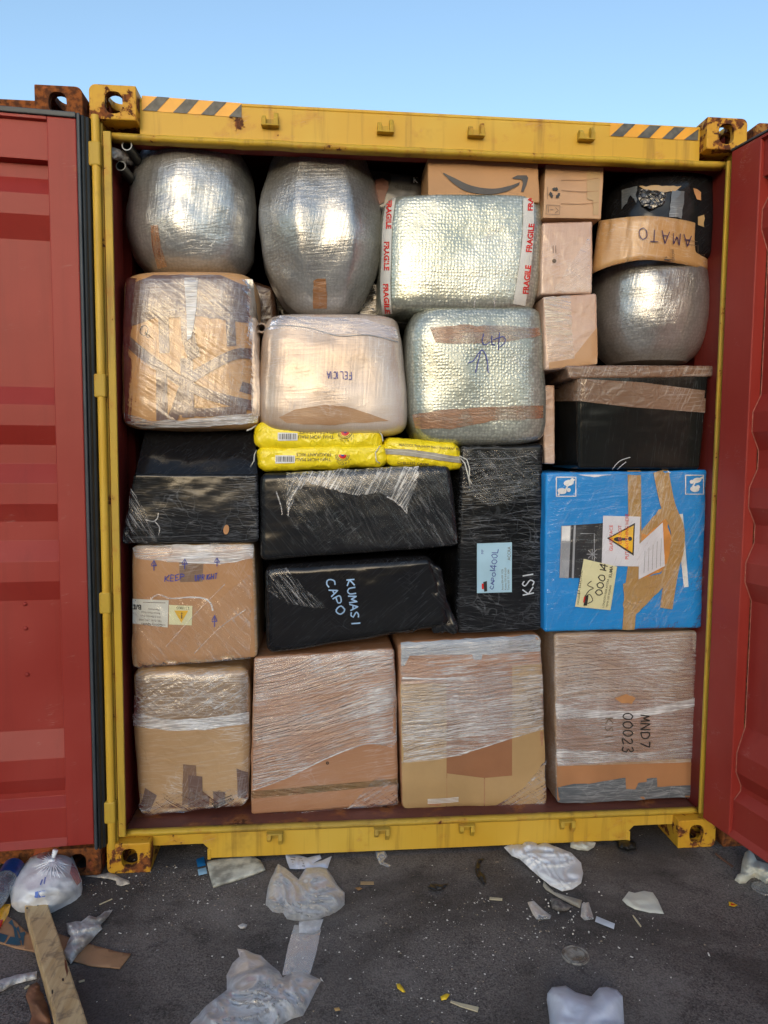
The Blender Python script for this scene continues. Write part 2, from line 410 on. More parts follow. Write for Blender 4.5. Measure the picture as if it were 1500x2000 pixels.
# doors, both open, inner faces towards the viewer
ZP = lambda py: PY(45, py, -.05).z
def door(hx, hy, ang, side, rivets):
    a = R(ang); dS = Vector((math.cos(a), math.sin(a), 0)); dN = Vector((dS.y, -dS.x, 0)) if side == 'L' else Vector((dS.y, -dS.x, 0))
    if dN.dot(CAM-Vector((hx, hy, 1.5))) < 0: dN = -dN
    Hh = Vector((hx, hy, 0)); T = lambda v: Hh + dS*v.x + dN*v.y + Vector((0, 0, v.z))
    s0 = .048 if side == 'L' else .004; s1 = .145 if side == 'L' else .150; wid = 1.16
    z0, z1 = ZP(1664), 2.768
    mb = MB(); mb.box(s0, s1, -.05, 0, z0, z1, T)
    d = mb.build('door', M['red'], BOX, bevel=.004)
    mb = MB(); mb.box(wid-.1, wid, -.05, 0, z0, z1, T).build('door_stile', M['red'], d, bevel=.004)
    # corrugated sheet: (pixel row, depth)
    pr = [(212, 0), (224, 0), (226, -.016), (302, -.016), (305, -.052), (333, -.052), (369, -.020), (411, -.020), (457, -.054), (752, -.054), (789, -.020), (830, -.020), (868, -.054), (906, -.054), (945, -.020), (986, -.020), (1022, -.054), (1060, -.054),
          (1100, -.020), (1140, -.020), (1180, -.054), (1440, -.054), (1492, -.020), (1532, -.020), (1562, -.046), (1573, -.046), (1590, -.016), (1650, -.016), (1662, 0), (1667, 0)]
    zz = [(min(z1, ZP(p)) if p > 215 else z1-.001, n) for p, n in pr]; zz[-1] = (z0+.001, 0)
    ps = [(n, z) for z, n in zz] + [(-.058, z0+.001), (-.058, z1-.001)]
    mb = MB(); mb.prism(ps, 'x', s1, wid-.1, T)
    pn = mb.build('corrugated_panel', M['red'], d, bevel=.009, seg=4); pn.modifiers[0].angle_limit = R(12)
    for p_ in pn.data.polygons: p_.use_smooth = True
    wn = pn.modifiers.new('wn', 'WEIGHTED_NORMAL'); wn.keep_sharp = False
    mb = MB(); mb.pipe([T(Vector((s1+.0015, n+.0012, z))) for z, n in zz[3:-3]], .0017, 5)
    mb.build('weld_seam', M['weld'], d, smooth=True)
    for rz in rivets:
        c = T(Vector((s1+.135, -.054, 0))); c.z = ZP(rz)
        vs = []; fs = []
        for k, (rr, hh) in enumerate(((.0085, 0), (.0075, .004), (.004, .007))):
            for i in range(10):
                t = i*.628; vs.append(c+dS*rr*math.cos(t)+Vector((0, 0, rr*math.sin(t)))+dN*hh)
        for k in range(2): fs += [(k*10+i, k*10+(i+1) % 10, (k+1)*10+(i+1) % 10, (k+1)*10+i) for i in range(10)]
        fs.append(tuple(range(20, 30)))
        mk('rivet', vs, fs, M['red'], d, smooth=True)
    if side == 'L':
        mb = MB(); mb.prism([(s0-.001, -.02), (s0-.001, .003), (.041, .008), (.035, .006), (.033, -.02)], 'z', z0-.02, z1+.018, T)
        mb.build('door_seal', M['seal'], d, bevel=.003)
        mb = MB(); mb.prism([(.033, -.03), (.033, .001), (.027, .008), (.021, .003), (.017, -.004), (.008, -.008), (.002, -.03)], 'z', z0-.02, z1+.012, T)
        mb.build('door_seal', M['seal_black'], d, bevel=.003)
        MB().box(s0, wid, -.03, .006, z1+.001, z1+.020, T).build('door_seal', M['seal'], d, bevel=.003)
    else:
        MB().box(s0, wid, -.03, .004, z1+.001, z1+.009, T).build('door_seal', M['seal'], d, bevel=.002)
    return d
LD = door(.008, -.012, 185., 'L', (1187, 1236, 1328))
RD = door(2.372, -.004, -79.5, 'R', ())

# neighbouring containers seen past the doors
def neighbour(x0, mat, label, y0=.0, body='red_in'):
    e = empty('shipping_container', (x0, 0, 0), label, 'shipping container', 'closed containers standing either side of the open one')
    for fx, tp in ((0, 1), (1, 1), (0, 0), (1, 0)):
        c = casting(e, x0+(W if fx else 0), (H if tp else 0)-.012, fx, tp, mat, oy=y0)
    MB().box(x0+.160, x0+W-.160, y0+.05, y0+.14, 2.70, 2.852).build('header_beam', mat, e, bevel=.004)
    MB().box(x0+.160, x0+W-.160, y0+.05, y0+.14, .03, .14).build('sill_beam', mat, e, bevel=.004)
    MB().box(x0+.01, x0+.12, y0+.03, y0+.17, .10, 2.77).build('corner_post', mat, e, bevel=.004)
    MB().box(x0+W-.12, x0+W-.01, y0+.03, y0+.17, .10, 2.77).build('corner_post', mat, e, bevel=.004)
    for k in range(2):
        mb = MB(); a = x0+.125+k*1.10
        mb.box(a, a+1.085, y0+.08, y0+.12, .15, 2.69)
        dd = mb.build('door', M[body], e, bevel=.004)
        for sx in (.25, .8): MB().tube((a+sx, y0+.045, .12), (a+sx, y0+.045, 2.74), .016).build('lock_rod', M['steel'], dd)
    for sx in (x0+.006, x0+W-.046):
        MB().box(sx, sx+.04, y0+.178, L, .10, 2.84).build('side_wall', M[body], e)
    MB().box(x0+.046, x0+W-.046, y0+.14, L, 2.80, 2.83).build('roof', M[body], e)
    MB().box(x0, x0+W, L-.03, L, .05, 2.84).build('end_wall', M[body], e)
    return e
neighbour(-W-.022, M['rust_red'], 'rust red closed container behind the left open door')
neighbour(W+.030, M['rust_yel'], 'rusty ochre closed container behind the right open door')
# ------------------------------------------------------------------ package builders
class Pack:
    """a package: root object, ray tree for laying tape and writing onto its real surface"""
    def __init__(s, obj, verts, faces, yref):
        s.o = obj; s.bvh = BVHTree.FromPolygons([Vector(v) for v in verts], faces); s.y = yref
    def hit(s, px, py, off=.002):
        d = ray(px, py).normalized()
        h = s.bvh.ray_cast(CAM, d)
        if h[0] is None:
            p = PY(px, py, s.y); h = s.bvh.find_nearest(p)
            nrm = h[1]
            if nrm.dot(d) > 0: nrm = -nrm
            return h[0]+nrm*off-d*off
        nrm = h[1]
        if nrm.dot(d) > 0: nrm = -nrm
        return h[0]+nrm*off

def lin(n, r, a):
    """1D grid -1..1, finer near the rounded ends"""
    e = min(.9, r/a); m = [(-1+e*(i/6)) for i in range(6)]
    mid = [-1+e+(2-2*e)*i/n for i in range(n+1)]
    return m+mid+[-x for x in reversed(m)]

def boxpack(name, quad, mat, label, cat='box', y=.14, ytop=None, depth=.42, r=.03, bulge=.010, lump=.004, lf=6., seed=0., group=None, n=30, fine=.0012, sag=0., zbase=None, rtop=None):
    TL, TR, BR, BL = quad; ytop = y if ytop is None else ytop
    c = {(-1, 1): PY(*TL, ytop), (1, 1): PY(*TR, ytop), (1, -1): PY(*BR, y), (-1, -1): PY(*BL, y)}
    wid = ((c[1, 1]-c[-1, 1]).length+(c[1, -1]-c[-1, -1]).length)/2
    hei = ((c[-1, 1]-c[-1, -1]).length+(c[1, 1]-c[1, -1]).length)/2
    A, B, D = wid/2, depth/2, hei/2
    us, vs_, ws = lin(n, r, A), lin(max(8, n//2), r, B), lin(n, r, D)
    idx = {}; verts = []; faces = []
    bmaxy = max(ytop, y)+depth
    def pt(u, v, w):
        k = (round(u, 5), round(v, 5), round(w, 5))
        if k in idx: return idx[k]
        p = Vector((u*A, v*B, w*D))
        rr = r
        q = Vector((max(-A+rr, min(A-rr, p.x)), max(-B+rr, min(B-rr, p.y)), max(-D+rr, min(D-rr, p.z))))
        d = p-q
        nr = d.normalized() if d.length > 1e-9 else Vector((0, 0, 0))
        if d.length > 1e-9: p = q+nr*rr
        g = (1-u*u)*(1-w*w)
        if v < 0: p.y -= bulge*g*(-v)
        p.x += bulge*.6*(u)*(1-w*w)*(1-abs(v)*.5); p.z += sag*(w)*(1-u*u)
        uu, ww, vv = p.x/A, p.z/D, (p.y+B)/(2*B)
        fb = (c[-1, -1]*(1-uu)/2+c[1, -1]*(1+uu)/2)*(1-ww)/2+(c[-1, 1]*(1-uu)/2+c[1, 1]*(1+uu)/2)*(1+ww)/2
        P = Vector((fb.x, fb.y+(bmaxy-fb.y)*vv, fb.z))
        s3 = Vector((seed, seed*1.7, 0))
        P += (nr if nr.length else Vector((0, 0, 0)))*(lump*fbm(P*lf+s3, 3)+fine*noise.noise(P*42+s3))
        idx[k] = len(verts); verts.append(P); return idx[k]
    def face(g1, g2, fn):
        for i in range(len(g1)-1):
            for j in range(len(g2)-1):
                faces.append((fn(g1[i], g2[j]), fn(g1[i+1], g2[j]), fn(g1[i+1], g2[j+1]), fn(g1[i], g2[j+1])))
    face(us, ws, lambda a, b: pt(a, -1, b)); face(ws, us, lambda a, b: pt(b, 1, a))
    face(vs_, ws, lambda a, b: pt(1, a, b)); face(ws, vs_, lambda a, b: pt(-1, b, a))
    face(us, vs_, lambda a, b: pt(a, b, 1)); face(vs_, us, lambda a, b: pt(b, a, -1))
    zmin = min(v.z for v in verts); cx = sum(v.x for v in verts)/len(verts); cy = sum(v.y for v in verts)/len(verts)
    o = mk(name, verts, faces, mat, None, loc=(cx, cy, zmin), smooth=True)
    tag(o, label, cat, group)
    return Pack(o, verts, faces, y)

def rowpack(name, rows, mat, label, cat='barrel', yc=.40, ratio=1.0, ex=2.0, lump=.006, lf=5., seed=0., group=None, N=96, K=56, fine=.001, tilt=None, facet=0., end=(.55, .9)):
    """body whose outline is given level by level: rows = (py, xl, xr) measured on the plane y=yc"""
    yf = yc; kf = 1.0 if ex < 4 else .2; yr = yf
    for _ in range(4):
        am = max((PY(c_, a_, yr).x-PY(b_, a_, yr).x)/2 for a_, b_, c_ in rows); yr = yf+kf*ratio*am
    yc = yf+ratio*am
    R_ = []
    for py, xl_, xr_ in rows:
        a, b = PY(xl_, py, yr), PY(xr_, py, yr); R_.append(((a.z+b.z)/2, (a.x+b.x)/2, (b.x-a.x)/2, (b.z-a.z)/2))
    def interp(t):
        t = max(0, min(1, t))*(len(R_)-1); i = min(int(t), len(R_)-2); f = t-i
        p0, p1, p2, p3 = R_[max(i-1, 0)], R_[i], R_[i+1], R_[min(i+2, len(R_)-1)]
        return [.5*((2*b)+(-a+c)*f+(2*a-5*b+4*c-d)*f*f+(-a+3*b-3*c+d)*f**3) for a, b, c, d in zip(p0, p1, p2, p3)]
    verts = []; faces = []
    ring = []
    lv = [(0, s) for s in (.0, .45, .75, .92)]+[(k/K, 1) for k in range(K+1)]+[(1, s) for s in (.92, .75, .45, .0)]
    for t, s in lv:
        z, cx, a, tl = interp(t)
        cap = (1-s)
        hgt = R_[0][0]-R_[-1][0]
        zz = z+(cap**2*.02*hgt if t == 0 else -cap**2*.02*hgt)
        a2 = a*math.sqrt(max(0, s)) if s < 1 else a
        if s == 0: a2 = .002
        row = []
        for j in range(N):
            th = 2*math.pi*j/N
            cs, sn = math.cos(th), math.sin(th)
            k = (abs(cs)**ex+abs(sn)**ex)**(-1/ex)
            if facet: k *= 1-facet*(abs(math.sin(th*4+seed)))
            P = Vector((cx+a2*k*cs, yc+a2*ratio*k*sn, zz+tl*k*cs*(a2/max(a, 1e-6))))
            nr = Vector((cs, sn, .0)); s3 = Vector((seed, -seed, seed*.5))
            P += nr*(lump*fbm(P*lf+s3, 3)+fine*noise.noise(P*42+s3))
            row.append(len(verts)); verts.append(P)
        ring.append(row)
    for i in range(len(ring)-1):
        for j in range(N): faces.append((ring[i][j], ring[i+1][j], ring[i+1][(j+1) % N], ring[i][(j+1) % N]))
    faces.append(tuple(ring[0])); faces.append(tuple(reversed(ring[-1])))
    zmin = min(v.z for v in verts)
    o = mk(name, verts, faces, mat, None, loc=(R_[-1][1], yc, zmin), smooth=True)
    tag(o, label, cat, group)
    return Pack(o, verts, faces, yc)

def flat_grid(poly, step):
    bm = bmesh.new()
    f = bm.faces.new([bm.verts.new((p[0], p[1], 0)) for p in poly])
    xs = [p[0] for p in poly]; ys = [p[1] for p in poly]
    x = math.floor(min(xs)/step)*step+step
    while x < max(xs)-.01:
        bmesh.ops.bisect_plane(bm, geom=bm.verts[:]+bm.edges[:]+bm.faces[:], plane_co=(x, 0, 0), plane_no=(1, 0, 0), dist=1e-5); x += step
    y = math.floor(min(ys)/step)*step+step
    while y < max(ys)-.01:
        bmesh.ops.bisect_plane(bm, geom=bm.verts[:]+bm.edges[:]+bm.faces[:], plane_co=(0, y, 0), plane_no=(0, 1, 0), dist=1e-5); y += step
    bmesh.ops.triangulate(bm, faces=bm.faces[:])
    bm.verts.index_update(); bm.faces.ensure_lookup_table()
    vs = [v.co.copy() for v in bm.verts]; fs = [tuple(v.index for v in g.verts) for g in bm.faces]
    bm.free(); return vs, fs
def jag(poly, amp, step=14, seed=0):
    out = []
    for i, p in enumerate(poly):
        q = poly[(i+1) % len(poly)]; d = math.hypot(q[0]-p[0], q[1]-p[1]); n = max(1, int(d/step))
        for k in range(n):
            t = k/n; x = p[0]+(q[0]-p[0])*t; y = p[1]+(q[1]-p[1])*t
            s = 0 if k == 0 else amp
            out.append((x+s*nz(x*.13, y*.13, seed), y+s*nz(x*.13, y*.13, seed+7)))
    return out
def patch(pk, name, poly, mat, off=.003, step=9, parent=None, rip=0., smooth=True):
    vs, fs = flat_grid(poly, step)
    w_ = [pk.hit(v.x, v.y, off+(rip*abs(nz(v.x*.07, v.y*.07, 3)) if rip else 0)) for v in vs]
    return mk(name, w_, fs, mat, parent or pk.o, smooth=smooth)
def rpoly(pts, wd):
    """polygon outline of a band following pts"""
    L_ = []; R2 = []
    ws_ = wd if isinstance(wd, (list, tuple)) else [wd]*len(pts)
    for i, p in enumerate(pts):
        a = pts[max(i-1, 0)]; b = pts[min(i+1, len(pts)-1)]
        dx, dy = b[0]-a[0], b[1]-a[1]; l = math.hypot(dx, dy) or 1; nx, ny = -dy/l*ws_[i]/2, dx/l*ws_[i]/2
        L_.append((p[0]+nx, p[1]+ny)); R2.append((p[0]-nx, p[1]-ny))
    return L_, R2
def smoothline(pts, step=5.):
    if len(pts) < 3:
        o = []
        for i in range(len(pts)-1):
            p, q = pts[i], pts[i+1]; n = max(1, int(math.hypot(q[0]-p[0], q[1]-p[1])/step))
            o += [(p[0]+(q[0]-p[0])*k/n, p[1]+(q[1]-p[1])*k/n) for k in range(n)]
        return o+[pts[-1]]
    o = []
    for i in range(len(pts)-1):
        p0, p1, p2, p3 = pts[max(i-1, 0)], pts[i], pts[i+1], pts[min(i+2, len(pts)-1)]
        n = max(1, int(math.hypot(p2[0]-p1[0], p2[1]-p1[1])/step))
        for k in range(n):
            f = k/n
            o.append(tuple(.5*((2*p1[j])+(-p0[j]+p2[j])*f+(2*p0[j]-5*p1[j]+4*p2[j]-p3[j])*f*f+(-p0[j]+3*p1[j]-3*p2[j]+p3[j])*f**3) for j in (0, 1)))
    return o+[pts[-1]]
def tape(pk, pts, wd, mat, off=.003, name='tape', parent=None, ends=True, curved=False):
    pts = smoothline(pts, 8.) if curved else sum([smoothline([pts[i], pts[i+1]], 8.)[:-1] for i in range(len(pts)-1)], [])+[pts[-1]]
    if isinstance(wd, (list, tuple)):
        n = len(pts); wd = [wd[0]+(wd[1]-wd[0])*i/(n-1) for i in range(n)]
    L_, R2 = rpoly(pts, wd); vs = []; fs = []; m = 4
    for a, b in zip(L_, R2):
        for k in range(m+1):
            t = k/m; vs.append(pk.hit(a[0]+(b[0]-a[0])*t, a[1]+(b[1]-a[1])*t, off))
    for i in range(len(pts)-1):
        for k in range(m): fs.append((i*(m+1)+k, i*(m+1)+k+1, (i+1)*(m+1)+k+1, (i+1)*(m+1)+k))
    return mk(name, vs, fs, mat, parent or pk.o, smooth=True)
GL = {'A': [[(0, 0), (.5, 1), (1, 0)], [(.2, .4), (.8, .4)]], 'B': [[(0, 0), (0, 1), (.7, .95), (.75, .6), (0, .52)], [(0, .52), (.9, .4), (.8, .05), (0, 0)]],
      'C': [[(1, .85), (.5, 1), (.05, .6), (.1, .2), (.5, 0), (1, .15)]], 'D': [[(0, 0), (0, 1), (.7, .85), (1, .5), (.7, .1), (0, 0)]],
      'E': [[(.9, 1), (0, 1), (0, 0), (.9, 0)], [(0, .5), (.7, .5)]], 'F': [[(.9, 1), (0, 1), (0, 0)], [(0, .5), (.7, .5)]],
      'G': [[(1, .85), (.5, 1), (.05, .6), (.1, .2), (.5, 0), (1, .2), (1, .45), (.6, .45)]], 'H': [[(0, 0), (0, 1)], [(1, 0), (1, 1)], [(0, .5), (1, .5)]],
      'I': [[(.5, 0), (.5, 1)]], 'K': [[(0, 0), (0, 1)], [(.9, 1), (0, .45), (.95, 0)]], 'L': [[(0, 1), (0, 0), (.85, 0)]],
      'M': [[(0, 0), (.1, 1), (.5, .3), (.9, 1), (1, 0)]], 'N': [[(0, 0), (0, 1), (.9, 0), (.9, 1)]], 'O': [[(.5, 1), (.05, .7), (.1, .2), (.5, 0), (.95, .3), (.9, .8), (.5, 1)]],
      'P': [[(0, 0), (0, 1), (.8, .9), (.8, .55), (0, .45)]], 'R': [[(0, 0), (0, 1), (.8, .9), (.8, .55), (0, .48)], [(.3, .48), (.95, 0)]],
      'S': [[(.9, .85), (.5, 1), (.1, .78), (.45, .52), (.85, .28), (.5, 0), (.05, .12)]], 'T': [[(0, 1), (1, 1)], [(.5, 1), (.5, 0)]],
      'U': [[(0, 1), (.05, .2), (.45, 0), (.9, .2), (.95, 1)]], 'Q': [[(.5, 1), (.05, .7), (.1, .2), (.5, 0), (.95, .3), (.9, .8), (.5, 1)], [(.5, .3), (1.1, -.1)]],
      '0': [[(.5, 1), (.1, .7), (.1, .25), (.5, 0), (.9, .25), (.9, .75), (.5, 1)]], '1': [[(.5, 1), (.5, 0)]], '2': [[(.1, .8), (.5, 1), (.9, .7), (.1, 0), (.95, .05)]],
      '3': [[(.1, .9), (.6, 1), (.8, .75), (.4, .55), (.85, .3), (.5, 0), (.05, .1)]], '4': [[(.7, 0), (.7, 1), (0, .35), (1, .35)]], '7': [[(0, 1), (.9, 1), (.4, 0)]],
      '^': [[(.5, 0), (.5, 1)], [(.1, .6), (.5, 1), (.9, .6)]], 'W': [[(0, 1), (.25, 0), (.5, .7), (.75, 0), (1, 1)]]}
def strokes(pk, lines_, wd, mat, off=.0035, name='handwriting', parent=None, curved=True):
    vs = []; fs = []
    for ln in lines_:
        p = smoothline(ln, 3.) if curved else ln
        L_, R2 = rpoly(p, wd); b = len(vs)
        for q, s in zip(L_, R2): vs += [pk.hit(*q, off), pk.hit(*s, off)]
        fs += [(b+2*i, b+2*i+1, b+2*i+3, b+2*i+2) for i in range(len(p)-1)]
    return mk(name, vs, fs, mat, parent or pk.o)
def glyphs(txt, org, rv, uv, sp=1.35, jit=.06):
    """txt laid from org; rv = pixel vector of one letter width, uv = pixel vector of its height"""
    out = []; x = 0
    for ch in txt:
        if ch == ' ': x += sp*.7; continue
        for ln in GL.get(ch, []):
            q = []
            for (a, b) in ln:
                a2 = a+x+random.uniform(-jit, jit); b2 = b+random.uniform(-jit, jit)
                n_ = (org[0]+rv[0]*a2+uv[0]*b2, org[1]+rv[1]*a2+uv[1]*b2)
                if q and ch in 'AEFHIKLMNTW147^':          # keep the corners of straight letters
                    l_ = q[-1]; q += [(l_[0]+(n_[0]-l_[0])*t, l_[1]+(n_[1]-l_[1])*t) for t in (.1, .5, .9)]
                q.append(n_)
            out.append(q)
        x += sp*(.55 if ch in 'I1' else 1)
    return out
_fc = {}
def printed(pk, txt, org, rv, uv, mat, off=.0035, name='lettering', parent=None, bold=.0, squeeze=1.0):
    """printed text; rv, uv = pixel vectors of one em to the right / upwards"""
    key = (txt, bold)
    if key not in _fc:
        c = bpy.data.curves.new('t', 'FONT'); c.body = txt; c.offset = bold; c.resolution_u = 3
        o = bpy.data.objects.new('t', c); COL.objects.link(o); bpy.context.view_layer.update()
        me = bpy.data.meshes.new_from_object(o.evaluated_get(bpy.context.evaluated_depsgraph_get()))
        _fc[key] = ([v.co.copy() for v in me.vertices], [tuple(p.vertices) for p in me.polygons])
        bpy.data.objects.remove(o)
    vs, fs = _fc[key]
    if not fs: return None
    w_ = [pk.hit(org[0]+rv[0]*v.x*squeeze+uv[0]*v.y, org[1]+rv[1]*v.x*squeeze+uv[1]*v.y, off) for v in vs]
    return mk(name, w_, fs, mat, parent or pk.o)
def polys(pk, plist, mat, off=.0035, name='print', parent=None, step=12):
    V = []; Fs = []
    for p in plist:
        vs, fs = flat_grid(p, step); b = len(V)
        V += [pk.hit(v.x, v.y, off) for v in vs]; Fs += [tuple(i+b for i in f) for f in fs]
    return mk(name, V, Fs, mat, parent or pk.o)
def circ(cx, cy, a, b=None, n=16, rot=0):
    b = b or a
    return [(cx+a*math.cos(t)*math.cos(rot)-b*math.sin(t)*math.sin(rot), cy+a*math.cos(t)*math.sin(rot)+b*math.sin(t)*math.cos(rot)) for t in [2*math.pi*i/n for i in range(n)]]

# ------------------------------------------------------------------ wrapping materials
def wrapped(name, c1, c2, metal=0., rough=.3, angs=(2, -8), across=(95, 150), milky=.35, lb=.6, crumple=.35, bubble=0., coat=.6, zone=(.40, .62), scale=2.2, band=0., white=(.72, .74, .78), lw=.03, cfreq=14., flute=0., base_rough=None, zmask=None):
    """a body under stretch film: pulled wrinkles, crumpled folds, bubbles where there is bubble wrap"""
    b = NB(name); v = b.obj()
    big = b.noise(v, scale, 4, .55)
    c = b.mix(b.ramp(big, .32, .68), c1, c2)
    if flute:
        wv = b.n('ShaderNodeTexWave', {'bands_direction': 'X'}, Vector=v, Scale=60.0, Distortion=.6, Detail=1.0).outputs[1]
        c = b.mix(b.math('MULTIPLY', wv, flute), c, tuple(x*.8 for x in c1))
    fine = b.noise(v, 240, 2, .6)
    c = b.mix(b.math('MULTIPLY', b.ramp(fine, .45, .7), .12), c, tuple(x*.6 for x in c1))
    l1, h1 = lines(b, v, angs[0], across[0], 2.6, lw, .45, 1.3)
    l2, h2 = lines(b, v, angs[1], across[1], 3.4, lw*.8, .7, 8.1)
    z = b.ramp(b.noise(b.map(v, loc=(2.2, 4.1, 1.0)), 3.2, 3), zone[0], zone[1])
    z2 = b.ramp(b.noise(b.map(v, loc=(7.2, 1.1, 3.0)), 4.1, 3), zone[0], zone[1])
    l = b.math('MAXIMUM', b.math('MULTIPLY', l1, b.math('MULTIPLY_ADD', z, .8, .2)), b.math('MULTIPLY', l2, z2))
    vo = b.n('ShaderNodeTexVoronoi', {'feature': 'DISTANCE_TO_EDGE'}, Vector=b.n('ShaderNodeVectorMath', {'operation': 'ADD'}, i0=v, i1=b.n('ShaderNodeVectorMath', {'operation': 'SCALE'}, i0=b.n('ShaderNodeTexNoise', None, Vector=v, Scale=9.0).outputs[1], Scale=.12).outputs[0]).outputs[0], Scale=cfreq)
    cr = b.ramp(vo.outputs[0], 0., .22, 1., 0.)
    milk = b.math('MULTIPLY', l, milky, clamp=True)  # milky: film whiteness plus sky glints on the wrinkles, painted into the colour
    milk = b.math('ADD', milk, b.math('MULTIPLY', b.math('MULTIPLY', b.ramp(vo.outputs[0], 0., .04, 1., 0.), z2), milky*.35), clamp=True)
    if band: milk = b.math('ADD', milk, b.math('MULTIPLY', z, band), clamp=True)
    c = b.mix(milk, c, white)
    h = b.math('ADD', b.math('MULTIPLY', b.math('ADD', h1, h2), lb), b.math('MULTIPLY', cr, crumple))
    h = b.math('ADD', h, b.math('MULTIPLY', l, .25*lb))
    if bubble:
        vb = b.n('ShaderNodeTexVoronoi', {'feature': 'F1'}, Vector=v, Scale=80.0, Randomness=.5)
        h = b.math('ADD', h, b.math('MULTIPLY', b.ramp(vb.outputs[0], .1, .6, 1., 0.), bubble))
        c = b.mix(b.math('MULTIPLY', b.ramp(vb.outputs[0], .35, .65), .4 if bubble > .2 else .22), c, tuple(x*.45 for x in c1))
    ro = b.math('ADD', rough, b.math('MULTIPLY', big, .12))
    nrm = b.bump(h, .6, .004)
    nd = b.n('ShaderNodeBsdfPrincipled')
    spl = .5 if max(c1) > .03 else .35
    for k, x in (('Specular_IOR_Level', spl), ('Base_Color', c), ('Metallic', metal), ('Roughness', ro if base_rough is None else base_rough), ('Normal', nrm), ('Coat_Weight', coat), ('Coat_Roughness', .13), ('Coat_Normal', nrm), ('Coat_IOR', 1.55)): b.set(nd, k, x)
    return b.fin(nd.outputs[0])
def film(name, ang=3, across=100, base=.10, line=.65, seed=0., tint=(.78, .79, .82), rough=.22, ang2=-14, lw=.05, fres=.9):
    b = NB(name); v = b.obj()
    l1, h1 = lines(b, v, ang, across, 2.4, lw, .5, 2.1+seed); l2, h2 = lines(b, v, ang2, across*1.4, 3.5, lw*.8, .8, 5.7+seed)
    z = b.ramp(b.noise(b.map(v, loc=(seed, 1, 2)), 3.5, 4, .6), .38, .66)
    a = b.math('ADD', b.math('MULTIPLY', l1, line), b.math('MULTIPLY', b.math('MULTIPLY', l2, z), line*.8))
    a = b.math('ADD', b.math('MULTIPLY', a, b.math('MULTIPLY_ADD', z, .7, .3)), b.math('MULTIPLY_ADD', z, base, base*.6), clamp=True)
    n = b.bump(b.math('ADD', h1, h2), .9, .006)
    p = b.pbsdf(Base_Color=tint, Roughness=rough, Normal=n, Coat_Weight=.5)
    t = b.n('ShaderNodeBsdfTransparent').outputs[0]
    g = b.n('ShaderNodeBsdfGlossy', None, Color=(1, 1, 1), Roughness=.15, Normal=n).outputs[0]
    tg = b.n('ShaderNodeMixShader', None, i0=b.math('MULTIPLY_ADD', b.n('ShaderNodeFresnel', None, IOR=1.5, Normal=n).outputs[0], fres, 0.01), i1=t, i2=g).outputs[0]
    return b.fin(b.n('ShaderNodeMixShader', None, i0=a, i1=tg, i2=p).outputs[0])

CB, CB2 = (.36, .195, .095), (.42, .245, .125)        # cardboard
M['silver_v'] = wrapped('silver_wrap_upright', (.38, .38, .375), (.62, .63, .63), .72, .25, (82, 12), (110, 150), .40, .46, .16, 0.08, .3, cfreq=9)
M['silver_h'] = wrapped('silver_wrap_level', (.37, .37, .365), (.60, .61, .62), .72, .25, (6, 78), (110, 140), .40, .50, .16, 0.10, .3, cfreq=9)
M['bubble'] = wrapped('clear_bubble_wrap', (.36, .39, .335), (.62, .64, .58), .58, .24, (4, 80), (70, 110), .26, .22, .14, .26, .4, cfreq=6)
M['bubble2'] = wrapped('bubble_wrap_over_tape', (.33, .365, .335), (.54, .58, .53), .50, .25, (12, -60), (70, 110), .28, .24, .14, .26, .4, cfreq=6)
M['board_a'] = wrapped('film_over_board', CB, CB2, 0, .45, (3, -12), (70, 110), .38, .25, .12, 0, .35, zone=(.46, .7))
M['board_b'] = wrapped('film_over_pale_board', (.42, .265, .135), (.50, .33, .18), 0, .4, (4, -18), (60, 95), .5, .3, .25, 0, .6, zone=(.5, .72))
M['board_red'] = wrapped('film_over_red_board', (.37, .180, .095), (.42, .22, .12), 0, .45, (6, 14), (65, 95), .30, .2, .12, 0, .5, zone=(.5, .72))
M['board_old'] = wrapped('film_over_old_board', (.33, .20, .12), (.42, .28, .17), 0, .35, (1, -5), (80, 120), .40, .35, .2, 0, .6, zone=(.35, .6), band=.10)
M['board_pink'] = wrapped('film_over_pink_board', (.50, .31, .22), (.60, .42, .32), 0, .35, (86, 20), (80, 100), .35, .30, .25, 0, .7, band=.12)
M['drum'] = wrapped('film_over_drum_board', (.47, .25, .10), (.52, .30, .13), 0, .55, (2, 80), (60, 80), .16, .18, .05, 0, .18, zone=(.48, .68))
M['sack'] = wrapped('pearly_wrap', (.42, .30, .215), (.66, .56, .49), .22, .28, (86, 4), (95, 95), .30, .28, .06, 0, .6, band=.15)
M['plain_board'] = solid('plain_cardboard', (.44, .245, .115), .62, 0, .10, 3.5, .25, 40)
M['plain_board2'] = solid('plain_cardboard_light', (.47, .28, .15), .5, 0, .12, 3.5, .3, 40, coat=.25)
M['board_in'] = solid('cardboard_edge', (.36, .20, .10), .7, 0, .2, 9)
M['black_h'] = wrapped('black_wrap_level', (.008, .009, .010), (.013, .014, .017), 0, .14, (3, -10), (60, 100), .40, .15, .04, 0, .0, zone=(.42, .66), white=(.30, .33, .38), lw=.02)
M['black_d'] = wrapped('black_wrap_slanting', (.010, .011, .013), (.013, .014, .017), 0, .14, (-50, 40), (60, 90), .22, .10, .03, 0, .0, zone=(.48, .72), white=(.30, .33, .36), lw=.02)
M['black_s'] = wrapped('black_wrap_smooth', (.009, .009, .011), (.012, .013, .015), 0, .10, (40, -40), (45, 70), .2, .10, .05, 0, .0, zone=(.55, .78), white=(.22, .25, .30), lw=.018, cfreq=6)
M['bin'] = wrapped('black_bin_wrap', (.009, .010, .010), (.013, .014, .014), 0, .12, (86, 60), (45, 70), .22, .10, .05, 0, .0, zone=(.58, .8), white=(.22, .25, .28), lw=.015, cfreq=5)
